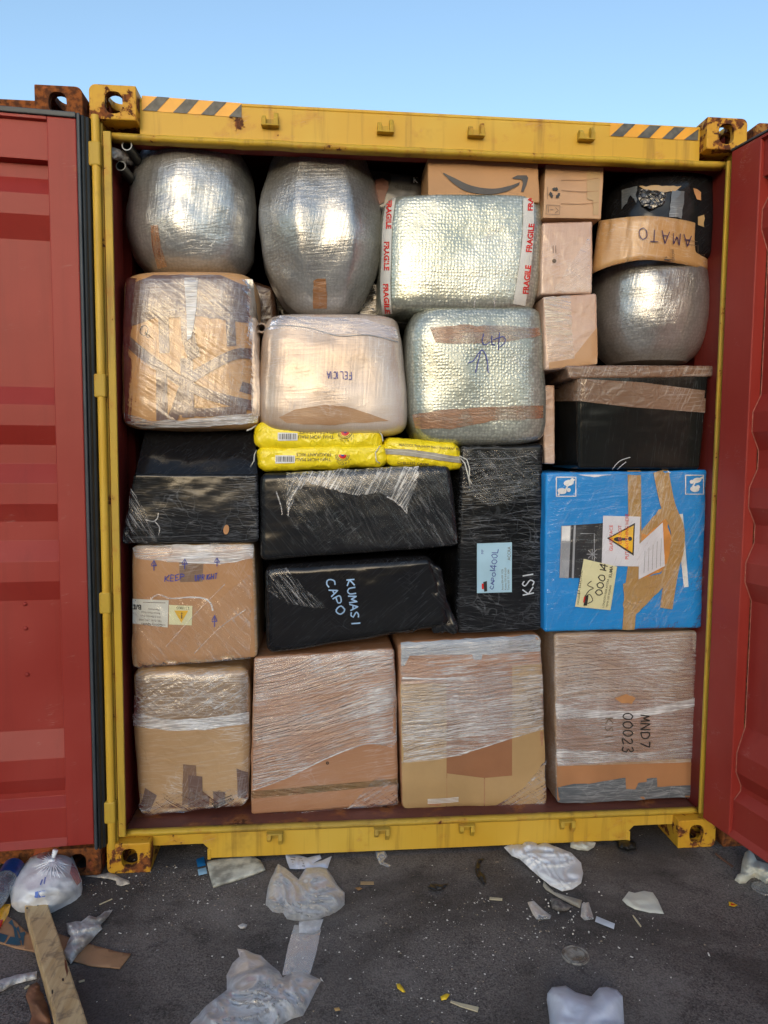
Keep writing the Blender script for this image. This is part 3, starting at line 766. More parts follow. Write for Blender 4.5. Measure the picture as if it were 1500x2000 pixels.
M['blue'] = wrapped('blue_printed_board', (.000, .235, .66), (.001, .270, .74), 0, .5, (8, 60), (50, 70), .22, .16, .18, 0, .28, zone=(.55, .8), lw=.018, cfreq=7)
M['rice'] = wrapped('yellow_rice_sacking', (.86, .66, .008), (.90, .74, .014), 0, .38, (60, -40), (40, 40), .0, .25, .55, 0, .3, cfreq=22)
M['film'] = film('stretch_film', 3, 110, .08, .42)
M['film_up'] = film('stretch_film_slanting', 11, 100, .08, .5, 3., ang2=18)
M['film_white'] = film('bunched_film', 4, 90, .36, .6, 6., (.82, .84, .88), ang2=-4)
M['film_crisp'] = film('crinkled_film', 28, 42, .03, .5, 9., ang2=-38, lw=.022)
M['film_grey'] = film('grey_tape_under_film', 4, 90, .72, .5, 4., (.36, .40, .46), .3)
M['tape_brown'] = wrapped('brown_parcel_tape', (.19, .115, .075), (.23, .14, .095), 0, .3, (5, 70), (60, 80), .25, .2, .25, 0, .6, cfreq=22)
M['tape_mauve'] = wrapped('mauve_parcel_tape', (.125, .075, .065), (.16, .10, .085), 0, .38, (0, 80), (60, 80), .2, .2, .12, 0, .3, cfreq=22)
M['tape_tan'] = wrapped('tan_parcel_tape', (.40, .245, .085), (.46, .29, .11), 0, .3, (80, 60), (55, 80), .3, .25, .35, 0, .7, cfreq=20)
M['tape_orange'] = wrapped('copper_parcel_tape', (.32, .14, .055), (.40, .20, .09), .35, .3, (0, 5), (60, 80), .25, .4, .3, 0, .5)
M['tape_pale'] = solid('pale_board_tape', (.43, .285, .135), .4, 0, .08, 5, .15, 60, coat=.3)
M['tape_grey'] = wrapped('grey_cloth_tape', (.10, .115, .135), (.13, .145, .165), .1, .3, (0, 4), (60, 80), .4, .2, .2, 0, .6)
M['tape_white'] = solid('white_fragile_tape', (.62, .62, .60), .3, 0, .06, 8, .15, 40, coat=.4)
M['p_red'] = solid('red_print', (.62, .02, .015), .4); M['p_black'] = solid('black_print', (.02, .02, .022), .5, noise_amt=.3)
M['p_smile'] = solid('charcoal_print', (.055, .052, .055), .5)
M['p_dark'] = solid('faded_print', (.12, .085, .06), .5)
M['ink_blue'] = solid('blue_marker', (.035, .05, .30), .5); M['ink_black'] = solid('black_marker', (.018, .016, .016), .5)
M['ink_purple'] = solid('purple_marker', (.05, .03, .10), .5)
M['chalk'] = solid('pale_blue_marker', (.30, .47, .72), .5); M['chalk_w'] = solid('white_marker', (.60, .64, .72), .5)
M['paper'] = solid('white_paper', (.66, .68, .76), .55, 0, .04); M['paper_blue'] = solid('pale_blue_paper', (.36, .58, .74), .5, 0, .05)
M['paper_yel'] = solid('pale_yellow_paper', (.70, .68, .42), .5, 0, .05); M['paper_lab'] = solid('label_paper', (.60, .60, .55), .5, 0, .05)
M['p_white'] = solid('white_print', (.72, .74, .76), .45); M['p_yel'] = solid('warning_yellow', (.80, .47, .015), .45)
M['p_grey'] = solid('grey_print', (.30, .32, .36), .45); M['p_orange'] = solid('torn_orange_paper', (.62, .27, .06), .5, 0, .15, 20)
M['thread'] = solid('white_thread', (.62, .62, .58), .6); M['seam'] = solid('grey_seam_strip', (.36, .34, .29), .6, 0, .2, 30)
M['cap_hole'] = solid('bare_board_patch', (.52, .26, .11), .6)

# ------------------------------------------------------------------ the load, bottom row
FBX = 'shrink wrapped brown cartons'
# D2
d2 = boxpack('wrapped_carton', ((257, 1307), (485, 1305), (486, 1577), (268, 1601)), M['board_b'], 'film wrapped tan carton in bottom left corner with mauve tape pieces on its front', 'carton', y=.150, depth=.42, r=.040, bulge=.012, lump=.006, seed=1, sag=0)
patch(d2, 'brown_band', jag([(258, 1320), (484, 1318), (484, 1412), (380, 1424), (266, 1420)], 3), wrapped('band_film', (.25, .165, .10), (.30, .20, .12), 0, .3, (2, -6), (70, 100), .45, .35, .15, 0, .6, zone=(.35, .65)), .002)
patch(d2, 'bunched_film', jag([(262, 1392), (330, 1404), (400, 1402), (484, 1390), (484, 1412), (400, 1425), (320, 1425), (264, 1416)], 4), M['film_white'], .005, rip=.006)
patch(d2, 'film', jag([(262, 1312), (482, 1310), (484, 1396), (264, 1400)], 2), M['film_crisp'], .004)
for q in ([(358, 1492), (383, 1494), (386, 1570), (356, 1572)], [(368, 1513), (395, 1516), (396, 1545), (410, 1556), (408, 1574), (368, 1576)], [(284, 1538), (307, 1553), (292, 1586), (274, 1580)], [(416, 1545), (440, 1546), (440, 1574), (418, 1572)], [(462, 1500), (484, 1508), (484, 1560), (464, 1556)]):
    patch(d2, 'tape', jag(q, 1.2, 10), M['tape_mauve'] if q[0][0] != 358 else M['tape_brown'], .003 if q[0][0] != 368 else .0035)
patch(d2, 'film', jag([(268, 1550), (480, 1540), (484, 1576), (380, 1590), (280, 1600)], 4), M['film_crisp'], .006)
strokes(d2, [[(414, 1568), (452, 1552), (457, 1560), (419, 1577), (414, 1568)]], 1.6, M['p_black'], .0065, 'stamp_frame', curved=False)
printed(d2, 'contents', (420, 1575), (9.5, -4.2), (-3.6, -8.2), M['p_black'], .0065, 'lettering')
# D3
d3 = boxpack('wrapped_carton', ((496, 1284), (770, 1266), (777, 1573), (489, 1594)), M['board_red'], 'tall reddish brown carton, second from left at the bottom, film pulled slantwise across it', 'carton', y=.150, depth=.45, r=.016, bulge=.010, lump=.004, seed=2)
patch(d3, 'film', jag([(498, 1286), (768, 1268), (776, 1440), (770, 1455), (715, 1452), (640, 1480), (560, 1520), (494, 1543)], 2), M['film_up'], .003)
patch(d3, 'film', jag([(500, 1288), (764, 1270), (768, 1300), (600, 1350), (500, 1370)], 3), M['film_up'], .005)
patch(d3, 'film', jag([(498, 1400), (640, 1392), (770, 1330), (772, 1380), (620, 1425), (500, 1450)], 3), M['film_up'], .006)
patch(d3, 'tape', [(492, 1545), (776, 1520), (776, 1532), (492, 1560)], film('faint_olive_tape', 4, 60, .35, .1, 1., (.20, .15, .06)), .0026)
strokes(d3, [[(497, 1541), (560, 1518), (640, 1479), (715, 1452), (768, 1458)]], 2.0, M['film_white'], .006, 'film_edge')
patch(d3, 'film', jag([(680, 1575), (735, 1515), (776, 1530), (776, 1572), (600, 1588), (520, 1590)], 5), M['film_crisp'], .006)
strokes(d3, [circ(639.5, 1489.5, 2.2, n=8)+[(641.7, 1489.5)]], 2, M['ink_black'], .004, 'puncture')
# D4
d4 = boxpack('wrapped_carton', ((777, 1256), (1058, 1240), (1070, 1572), (786, 1582)), M['board_red'], 'carton with pale board strips and grey tape over its top, third in the bottom row', 'carton', y=.148, depth=.45, r=.022, bulge=.008, lump=.005, seed=3)
patch(d4, 'board_panel', [(872, 1300), (1001, 1300), (1001, 1522), (872, 1520)], solid('reddish_board', (.30, .135, .065), .55, 0, .1, 4, .2, 50), .0014)
patch(d4, 'board_strip', [(782, 1336), (872, 1334), (872, 1583), (787, 1581)], M['tape_pale'], .002)
patch(d4, 'board_strip', [(1000, 1300), (1066, 1295), (1070, 1572), (1000, 1576)], M['tape_pale'], .002)
patch(d4, 'board_strip', [(873, 1510), (945, 1519), (945, 1580), (873, 1582)], M['tape_pale'], .0023)
patch(d4, 'board_strip', [(947, 1519), (1002, 1514), (1002, 1577), (947, 1579)], M['tape_pale'], .0026)
patch(d4, 'grey_tape', jag([(783, 1256), (1054, 1240), (1056, 1272), (942, 1278), (940, 1288), (925, 1288), (922, 1278), (800, 1280), (790, 1300), (784, 1300)], 3), M['film_grey'], .003)
patch(d4, 'film', jag([(782, 1262), (1058, 1246), (1064, 1420), (1000, 1440), (900, 1475), (788, 1488)], 2), film('level_film', 3, 95, .08, .5, 12., ang2=7), .004)
patch(d4, 'film', jag([(784, 1325), (1062, 1318), (1064, 1400), (990, 1425), (900, 1440), (786, 1436)], 3), film('level_film', 4, 85, .08, .55, 15., ang2=10), .006)
strokes(d4, [[(786, 1323), (850, 1325), (930, 1322)]], 3, M['film_white'], .007, 'film_edge')
strokes(d4, [[(786, 1488), (860, 1480), (930, 1462), (1000, 1440), (1060, 1422)]], 1.8, M['film_white'], .007, 'film_edge')
patch(d4, 'film', jag([(1068, 1482), (1064, 1570), (960, 1577), (1020, 1540)], 4), M['film_crisp'], .006)
for i in range(4): strokes(d4, [[(835, 1560+i*2.6), (862, 1559+i*2.5), (895, 1556+i*2.6)]], 1.1, M['p_white'], .006, 'film_wrinkle')
# D5
d5 = boxpack('wrapped_carton', ((1083, 1238), (1362, 1233), (1356, 1558), (1088, 1570)), M['board_old'], 'old scuffed carton marked in black marker with grey tape along its base, bottom right', 'carton', y=.132, depth=.45, r=.014, bulge=.006, lump=.005, seed=4)
patch(d5, 'flap', jag([(1087, 1362), (1358, 1366), (1357, 1480), (1088, 1495)], 1.5), wrapped('flap_board', (.30, .165, .11), (.36, .21, .14), 0, .35, (2, -6), (70, 110), .35, .3, .2, 0, .6, band=.10), .003)
patch(d5, 'flap', [(1088, 1496), (1357, 1488), (1356, 1556), (1089, 1568)], solid('orange_board', (.40, .19, .085), .55, 0, .12, 4, .2, 50), .003)
patch(d5, 'grey_tape', jag([(1087, 1538), (1120, 1530), (1150, 1530), (1190, 1523), (1221, 1518), (1222, 1540), (1240, 1541), (1246, 1528), (1262, 1526), (1262, 1520), (1282, 1518), (1283, 1536), (1355, 1532), (1356, 1556), (1088, 1569)], 1, 10), M['tape_grey'], .0045, step=8)
patch(d5, 'film', jag([(1085, 1242), (1360, 1236), (1358, 1478), (1088, 1490)], 1), M['film'], .005)
patch(d5, 'film_band', jag([(1086, 1372), (1130, 1385), (1240, 1388), (1358, 1362), (1358, 1378), (1240, 1402), (1088, 1402)], 2), M['film_white'], .007)
patch(d5, 'film_band', jag([(1088, 1462), (1250, 1470), (1356, 1458), (1356, 1480), (1090, 1494)], 2), film('thin_film', 2, 80, .25, .6, 2.), .007)
strokes(d5, glyphs('MND7', (1250, 1396), (0, 12.5), (-2+20, 0), 1.35), 2.4, M['ink_black'], .0075)
strokes(d5, glyphs('00023', (1215, 1392), (0, 12.5), (20, 0), 1.3), 2.4, M['ink_black'], .0075)
strokes(d5, glyphs('KSI', (1181, 1402), (0, 11), (15, 0), 1.4), 1.8, M['p_dark'], .0075)
patch(d5, 'torn_paper', jag([(1199, 1362), (1222, 1354), (1240, 1362), (1232, 1374), (1212, 1372)], 1.5, 5), M['cap_hole'], .008)
# ------------------------------------------------------------------ second row
d1 = boxpack('wrapped_carton', ((257, 1066), (495, 1062), (503, 1286), (257, 1306)), M['board_b'], 'keep upright carton with blue arrows and two labels stuck upside down', 'carton', y=.135, depth=.42, r=.020, bulge=.008, lump=.004, seed=5)
patch(d1, 'board_face', [(262, 1072), (492, 1068), (498, 1286), (260, 1302)], wrapped('bright_board', (.42, .215, .095), (.46, .25, .12), 0, .42, (-50, 60), (40, 60), .2, .15, .1, 0, .35, zone=(.58, .78)), .0015)
patch(d1, 'bunched_film', jag([(260, 1067), (494, 1064), (493, 1090), (430, 1102), (340, 1098), (266, 1090)], 4), M['film_white'], .004, rip=.004)
patch(d1, 'tape', jag([(350, 1098), (398, 1098), (396, 1136), (352, 1137)], 2), M['tape_brown'], .002)
patch(d1, 'label', [(257, 1169), (330, 1172), (328, 1225), (258, 1217)], M['paper_lab'], .0045)
printed(d1, 'B/D', (277, 1181), (-13, -.6), (.6, 13), M['p_black'], .0055, bold=.03)
strokes(d1, [[(280, 1176+i*5.2+(.2 if k else 0)), (324, 1177+i*5.4)] for i, k in ((0, 0), (8, 1))], 1, M['p_dark'], .0055, 'ruled_line', curved=False)
for i, (tx, wq) in enumerate((('Comfy Quilts', 7.6), ('TEL 0161 244 2400', 5.6), ('Unit 5 Mercury Park', 4.8), ('Barton Dock Road', 4.8), ('Manchester', 4.8))):
    printed(d1, tx, (318-i*1.5, 1218-i*7.2), (-wq, -.4), (.3, wq), M['p_dark'], .0055)
patch(d1, 'label', [(331, 1181), (376, 1183), (375, 1221), (330, 1219)], M['paper_yel'], .0045)
polys(d1, [[(341, 1192), (368, 1192), (354.5, 1216)]], M['p_yel'], .0055, 'warning_sign')
printed(d1, '!', (357.5, 1196), (-15, 0), (0, 17), M['p_black'], .0063, bold=.02)
printed(d1, '22.10KG', (370, 1185), (-7, -.2), (.2, 7), M['p_black'], .0055)
strokes(d1, glyphs('KEEP', (323, 1135), (8.5, -.8), (1, -11), 1.15, .1)+glyphs('UPRIGHT', (381, 1134), (4.6, -.4), (1, -11), 1.5, .04), 1.7, M['ink_blue'], .006)
for (x, y, h) in ((301, 1114, 20), (361, 1111, 20), (424, 1106, 17), (419, 1224, 23)):
    strokes(d1, [[(x, y), (x+.5, y-h)], [(x-5, y-h*.55), (x+.5, y-h), (x+5, y-h*.5)], [(x-5, y-h*.45), (x+6, y-h*.5)]], 1.7, M['ink_blue'], .006, 'arrow_mark', curved=False)
patch(d1, 'film', jag([(262, 1170), (310, 1160), (322, 1162), (320, 1168), (400, 1164), (420, 1178), (490, 1120), (490, 1290), (262, 1302)], 4), film('loose_film', -48, 35, .02, .25, 21., ang2=60, lw=.02), .0065)
strokes(d1, [[(293, 1172), (308, 1161), (322, 1164), (335, 1168), (370, 1166), (398, 1168), (412, 1178), (416, 1192)]], 3, M['film_white'], .008, 'film_fold')
strokes(d1, [[(325, 1262), (360, 1222), (400, 1180), (440, 1140)], [(380, 1275), (430, 1225), (480, 1190)]], 1.3, film('faint_fold', 40, 60, .4, .3), .008, 'film_fold')
# black ones
c1 = boxpack('black_bundle', ((262, 925), (503, 926), (505, 1060), (237, 1062)), M['black_h'], 'black plastic wrapped box with a sloping top, right under the taped cardboard drum', 'bundle', y=.120, depth=.45, r=.012, bulge=.006, lump=.004, seed=6)
def sloped_top():
    a = [PY(264, 927, .123), PY(503, 927, .123), PY(497, 842, .24), PY(284, 842, .24)]
    n = 24; vs = []; fs = []
    for j in range(n+1):
        for i in range(n+1):
            p = (a[0]*(1-i/n)+a[1]*i/n)*(1-j/n)+(a[3]*(1-i/n)+a[2]*i/n)*j/n
            e = min(i, n-i, 1)*min(j, n-j, 1)
            p = p+Vector((0, -.7, .7))*(.003*fbm(p*8, 3)+.004*e*0)
            vs.append(p)
    m = n+1
    fs = [(j*m+i, j*m+i+1, (j+1)*m+i+1, (j+1)*m+i) for j in range(n) for i in range(n)]
    b0 = len(vs)                                 # rear block under the slope
    zl = a[0].z-.03
    for p in (a[0], a[1], a[2], a[3]): vs.append(Vector((p.x, p.y+.004, zl)))
    vs += [Vector((a[2].x, .57, a[2].z)), Vector((a[3].x, .57, a[3].z)), Vector((a[2].x, .57, zl)), Vector((a[3].x, .57, zl))]
    fs += [(0, n, b0+1, b0), (n, n*m+n, b0+2, b0+1), (n*m, 0, b0, b0+3), (n*m, n*m+n, b0+4, b0+5), (n*m+n, b0+4, b0+6, b0+2), (n*m, b0+3, b0+7, b0+5), (b0+5, b0+4, b0+6, b0+7)]
    o = mk('sloping_top', vs, fs, M['black_s'], c1.o)
    for p in o.data.polygons[:n*n]: p.use_smooth = True
sloped_top()
patch(c1, 'torn_hole', circ(442, 1034, 5.5, 9.5, 14, .15), M['cap_hole'], .0035)
patch(c1, 'film_shred', jag([(240, 940), (262, 960), (285, 1000), (300, 1030), (310, 1058), (240, 1060)], 5), film('shred_film', -58, 55, .0, .5, 5., ang2=-70, lw=.03, fres=.3), .004)
strokes(c1, [[(285, 1015), (300, 1018), (308, 1012), (310, 1002)], [(303, 1018), (312, 1030), (310, 1045)]], 2, M['film_white'], .006, 'film_fold')
c2 = boxpack('black_bundle', ((508, 925), (880, 908), (897, 1068), (508, 1096)), M['black_d'], 'wide black wrapped bundle with shredded clear film, lying under the yellow rice bags', 'bundle', y=.112, ytop=.122, depth=.45, r=.026, bulge=.007, lump=.004, seed=7)
patch(c2, 'film_shred', jag([(560, 925), (818, 912), (815, 945), (800, 975), (795, 1002), (765, 975), (740, 960), (700, 968), (640, 955), (600, 940), (575, 970), (563, 1008), (560, 970)], 5, 8), film('torn_clear_film', 60, 60, .10, .95, 11., (.70, .70, .70), .18, -25, .06, .5), .005, rip=.006)
patch(c2, 'film_shred', jag([(540, 935), (870, 912), (893, 1060), (800, 1070), (640, 1060), (570, 1030)], 5), film('shred_film_thin', -62, 40, .0, .2, 5., (.5, .52, .56), ang2=-50, lw=.018, fres=.15), .007)
strokes(c2, [[(563, 1008), (566, 980), (580, 955), (590, 940)], [(755, 970), (770, 978), (785, 990), (794, 1002), (792, 985)], [(540, 960), (548, 985), (552, 1005)]], 2.2, M['film_white'], .009, 'film_fold')
c4 = boxpack('black_bundle', ((516, 1106), (845, 1087), (884, 1225), (520, 1281)), M['black_s'], 'glossy black bundle with pale blue handwriting, tilted below the wide black one', 'bundle', y=.125, ytop=.132, depth=.45, r=.036, bulge=.006, lump=.004, seed=8)
strokes(c4, glyphs('KUMASI', (676, 1133), (1.6, 12.5), (16, -1.5), 1.25, .05), 2.6, M['chalk'], .004)
strokes(c4, glyphs('CAPO', (636, 1134), (5.0, 14), (15, -6), 1.27, .05), 2.6, M['chalk'], .004)
patch(c4, 'film', jag([(516, 1115), (560, 1110), (640, 1190), (560, 1180), (520, 1150)], 4), film('drawn_film', -50, 55, .0, .4, 8., (.5, .5, .52), ang2=-58, lw=.022, fres=.15), .004)
def rag_end():
    b = boxpack('bundle_end', ((828, 1092), (862, 1112), (893, 1236), (845, 1238)), M['black_d'], 'x', y=.140, depth=.3, r=.012, bulge=.004, lump=.016, lf=16, seed=31, n=16)
    off = b.o.location-c4.o.location
    for k in ('label', 'category'): del b.o[k]
    for v in b.o.data.vertices: v.co += off
    b.o.location = (0, 0, 0); b.o.parent = c4.o
rag_end()
strokes(c4, [[(790, 1255), (800, 1236), (822, 1222), (860, 1216), (892, 1220)]], 2.5, M['black_d'], .006, 'film_fold')
c3 = boxpack('black_bundle', ((900, 870), (1062, 866), (1060, 1232), (893, 1240)), M['black_h'], 'tall black wrapped bundle carrying a pale blue label, beside the blue carton', 'bundle', y=.150, ytop=.156, depth=.42, r=.018, bulge=.006, lump=.004, seed=9)
patch(c3, 'film_shred', jag([(905, 880), (1050, 880), (1055, 960), (960, 990), (905, 960)], 5), film('shred_film_b', -40, 60, .0, .35, 15., (.5, .53, .58), ang2=20, lw=.022, fres=.2), .005)
patch(c3, 'label', [(931, 1061), (999, 1059), (999, 1156), (931, 1158)], M['paper_blue'], .006)
strokes(c3, glyphs('1400L', (967, 1118), (1, -9), (-11, -1), 1.2, .1)+glyphs('CAPO', (963, 1150), (1, -7), (-7, 0), 1.2, .1), 1.5, M['ink_blue'], .008)
printed(c3, 'ACCRA', (996, 1094), (0, -8), (-8, 0), M['p_dark'], .008)
for i, tx in enumerate(('Accra 024 439 1120', 'Kumasi 020 818 4250', 'Tema 055 771 2088')): printed(c3, tx, (982+i*6, 1152), (0, -5), (-5, 0), M['p_dark'], .008)
printed(c3, 'MP', (944, 1082), (0, -7), (-7, 0), M['ink_blue'], .008)
polys(c3, [[(943, 1136), (950, 1134), (951, 1154), (945, 1155)]], M['p_black'], .008, 'van_print'); polys(c3, [[(940, 1139), (944, 1139), (944, 1150), (940, 1150)]], M['p_red'], .008, 'van_print')
strokes(c3, glyphs('KSI', (1041, 1158), (0, -13), (-21, 4), 1.2, .05), 2.4, M['chalk_w'], .007)
# blue carton
c5 = boxpack('blue_carton', ((1066, 924), (1381, 918), (1370, 1226), (1064, 1234)), M['blue'], 'bright blue oven carton with a glass warning sheet and tan tape under film', 'carton', y=.100, depth=.42, r=.010, bulge=.008, lump=.004, seed=10)
patch(c5, 'torn_edge', jag([(1112, 922), (1160, 919), (1300, 918), (1310, 924), (1200, 926), (1160, 932), (1120, 926)], 2, 8), M['paper'], .003)
for (x, y) in ((1086, 932), (1338, 928)):
    w_, h_ = (38, 37) if x < 1200 else (35, 37)
    strokes(c5, [[(x, y), (x+w_, y), (x+w_, y+h_), (x, y+h_), (x, y)]], 2.2, M['p_white'], .004, 'pictogram', curved=False)
    if x < 1200:
        polys(c5, [circ(x+24, y+11, 10, 6, 12, -.15), circ(x+31, y+5.5, 4, n=10), circ(x+11, y+27, 9, 6, 12, .1), circ(x+24, y+25, 4, n=10), [(x+22, y+14), (x+25, y+15), (x+17, y+29), (x+14, y+28)], [(x+26, y+7), (x+36, y+3), (x+36, y+6), (x+28, y+11)], [(x+2, y+34), (x+6, y+29), (x+9, y+31), (x+5, y+36)]], M['p_white'], .004, 'pictogram')
    else:
        polys(c5, [circ(x+22, y+10, 9, 5, 12, -.2), circ(x+12, y+13, 4, n=10), circ(x+18, y+27, 9, 6, 12, .1), circ(x+24, y+23, 4, n=10), [(x+17, y+13), (x+20, y+14), (x+12, y+30), (x+9, y+29)], [(x+24, y+7), (x+34, y+2), (x+34, y+6), (x+27, y+10)]], M['p_white'], .004, 'pictogram')
ov = patch(c5, 'oven_picture', [(1096, 1027), (1200, 1020), (1196, 1130), (1092, 1128)], solid('oven_print', (.035, .036, .042), .3, 0, .4, 6, coat=.4), .003)
polys(c5, [[(1096, 1027), (1115, 1026), (1110, 1129), (1092, 1128)], [(1120, 1026), (1124, 1026), (1120, 1129), (1116, 1129)]], M['p_grey'], .004, 'oven_print')
polys(c5, [[(1097, 1028), (1113, 1027), (1112, 1056), (1096, 1056)]], M['p_white'], .005, 'oven_print')
strokes(c5, [[(1133, 1042), (1160, 1042), (1160, 1125), (1130, 1124)], [(1145, 1082), (1166, 1082)], [(1148, 1074), (1164, 1090)], [(1164, 1074), (1148, 1090)], [(1156, 1072), (1156, 1092)]], 1.4, M['p_grey'], .005, 'oven_print', curved=False)
patch(c5, 'side_strip', [(1320, 1004), (1333, 1004), (1344, 1146), (1335, 1147)], M['p_white'], .003)
patch(c5, 'orange_paper', jag([(1240, 1050), (1300, 1010), (1312, 1060), (1305, 1110), (1248, 1132)], 4, 10), M['p_orange'], .003)
tape(c5, [(1238, 921), (1240, 1090), (1232, 1150), (1227, 1229)], [26, 24], M['tape_tan'], .0038)
patch(c5, 'tape', jag([(1216, 1140), (1245, 1130), (1290, 1120), (1300, 1100), (1316, 1110), (1300, 1140), (1262, 1180), (1238, 1202), (1218, 1200)], 3, 10), M['tape_tan'], .0045)
tape(c5, [(1290, 921), (1303, 985), (1322, 1035), (1320, 1080), (1312, 1110), (1300, 1188)], [30, 24], M['tape_tan'], .005, curved=True)
patch(c5, 'tape', jag([(1250, 1040), (1285, 995), (1312, 985), (1318, 1000), (1290, 1020), (1262, 1045)], 3, 9), M['tape_tan'], .0043)
gs = patch(c5, 'warning_sheet', [(1177, 1007), (1249, 1009), (1246, 1106), (1174, 1104)], M['paper'], .0065)
tri = [(1184, 1051), (1239, 1021), (1236, 1085)]
polys(c5, [tri], M['p_black'], .0075, 'warning_sign'); polys(c5, [[(1189, 1051), (1236, 1026), (1233.5, 1079)]], M['p_yel'], .0083, 'warning_sign')
polys(c5, [circ(1206, 1053, 9, 4.5), circ(1206+10, 1053, 9, 2.6), circ(1229, 1052, 4.2)], M['p_black'], .009, 'warning_sign')
printed(c5, 'GLASS FACE', (1195, 1076), (0, -9.4), (-9.4, 0), M['p_red'], .0095, bold=.0)
printed(c5, 'DO NOT', (1212, 1062), (0, -9), (-9, 0), M['p_red'], .0095)
printed(c5, 'PUT ANYTHING HERE', (1226, 1092), (0, -9.0), (-9.4, 0), M['p_red'], .0095)
ns = patch(c5, 'note_sheet', [(1247, 1062), (1293, 1020), (1297, 1105), (1246, 1131)], M['paper'], .0062)
strokes(c5, [[(1256+i*8, 1118-i*3), (1258+i*8, 1075-i*6)] for i in range(5)], .9, M['p_grey'], .0072, 'note_writing')
patch(c5, 'shipping_label', [(1139, 1091), (1204, 1106), (1191, 1191), (1122, 1184)], M['paper_yel'], .0070)
strokes(c5, glyphs('00014', (1174, 1164), (2.2, -11.5), (-14, -3), 1.25, .08), 2.2, M['ink_black'], .0085)
strokes(c5, [[(1146, 1178), (1156, 1172), (1150, 1160), (1140, 1166), (1150, 1152), (1158, 1148), (1146, 1142), (1154, 1134)]], 1.6, M['ink_black'], .0085)
printed(c5, 'KUMA', (1193, 1128), (1, -8), (-9, -1), M['p_black'], .0085, bold=.01)
printed(c5, 'LA ELECTRIC', (1131, 1160), (1, -8), (-7, -1), M['p_black'], .0085)
polys(c5, [[(1142, 1164), (1148, 1162), (1145, 1182), (1138, 1182)]], M['p_black'], .0085, 'van_print'); polys(c5, [[(1139, 1165), (1142, 1164), (1140, 1176), (1137, 1176)]], M['p_red'], .0088, 'van_print')
for i, tx in enumerate(('LONDON 0208 ACCRA', 'TEMA 055 KUMASI')): printed(c5, tx, (1178+i*7, 1186), (1, -5.4), (-5.4, -1), M['p_black'], .0085)
printed(c5, 'HAULAGE', (1129, 1180), (.6, -5), (-5, -.6), M['p_black'], .0085)
patch(c5, 'film', jag([(1070, 925), (1377, 922), (1368, 1224), (1067, 1230)], 1), film('loose_clear_film', 62, 26, .0, .22, 31., ang2=8, lw=.014, fres=.5), .011)
# ------------------------------------------------------------------ black bin, small cartons behind it
bn = boxpack('storage_bin', ((1129, 730), (1386, 730), (1368, 917), (1130, 916)), M['bin'], 'black plastic storage bin with wide brown tape around its lid', 'storage bin', y=.110, ytop=.098, depth=.36, r=.016, bulge=.003, lump=.002, seed=11)
def as_part(b, parent):
    o = b.o
    for k in ('label', 'category', 'group'):
        if k in o: del o[k]
    off = o.location-parent.o.location
    for v in o.data.vertices: v.co += off
    o.location = (0, 0, 0); o.parent = parent.o
    return b
ld = as_part(boxpack('lid', ((1104, 713), (1398, 714), (1392, 736), (1112, 740)), M['tape_brown'], 'x', y=.094, depth=.40, r=.009, bulge=.001, lump=.0025, seed=28, n=30), bn)
for q in ([(1084, 772), (1130, 771), (1230, 782), (1376, 792)], [(1082, 745), (1130, 752), (1250, 760), (1382, 778)]):
    tape(bn, q, [24, 28], M['tape_brown'], .004 if q[0][1] > 760 else .0055)
strokes(bn, [[(1195, 915), (1210, 900), (1230, 893)], [(1205, 915), (1222, 902)]], 1.3, M['chalk_w'], .005, 'film_wrinkle')
a12 = boxpack('wrapped_carton', ((1058, 752), (1084, 752), (1084, 906), (1064, 906)), M['board_pink'], 'narrow brown wrapped carton squeezed left of the black storage bin', 'carton', y=.22, depth=.3, r=.008, bulge=0, lump=.002, seed=12, n=12)
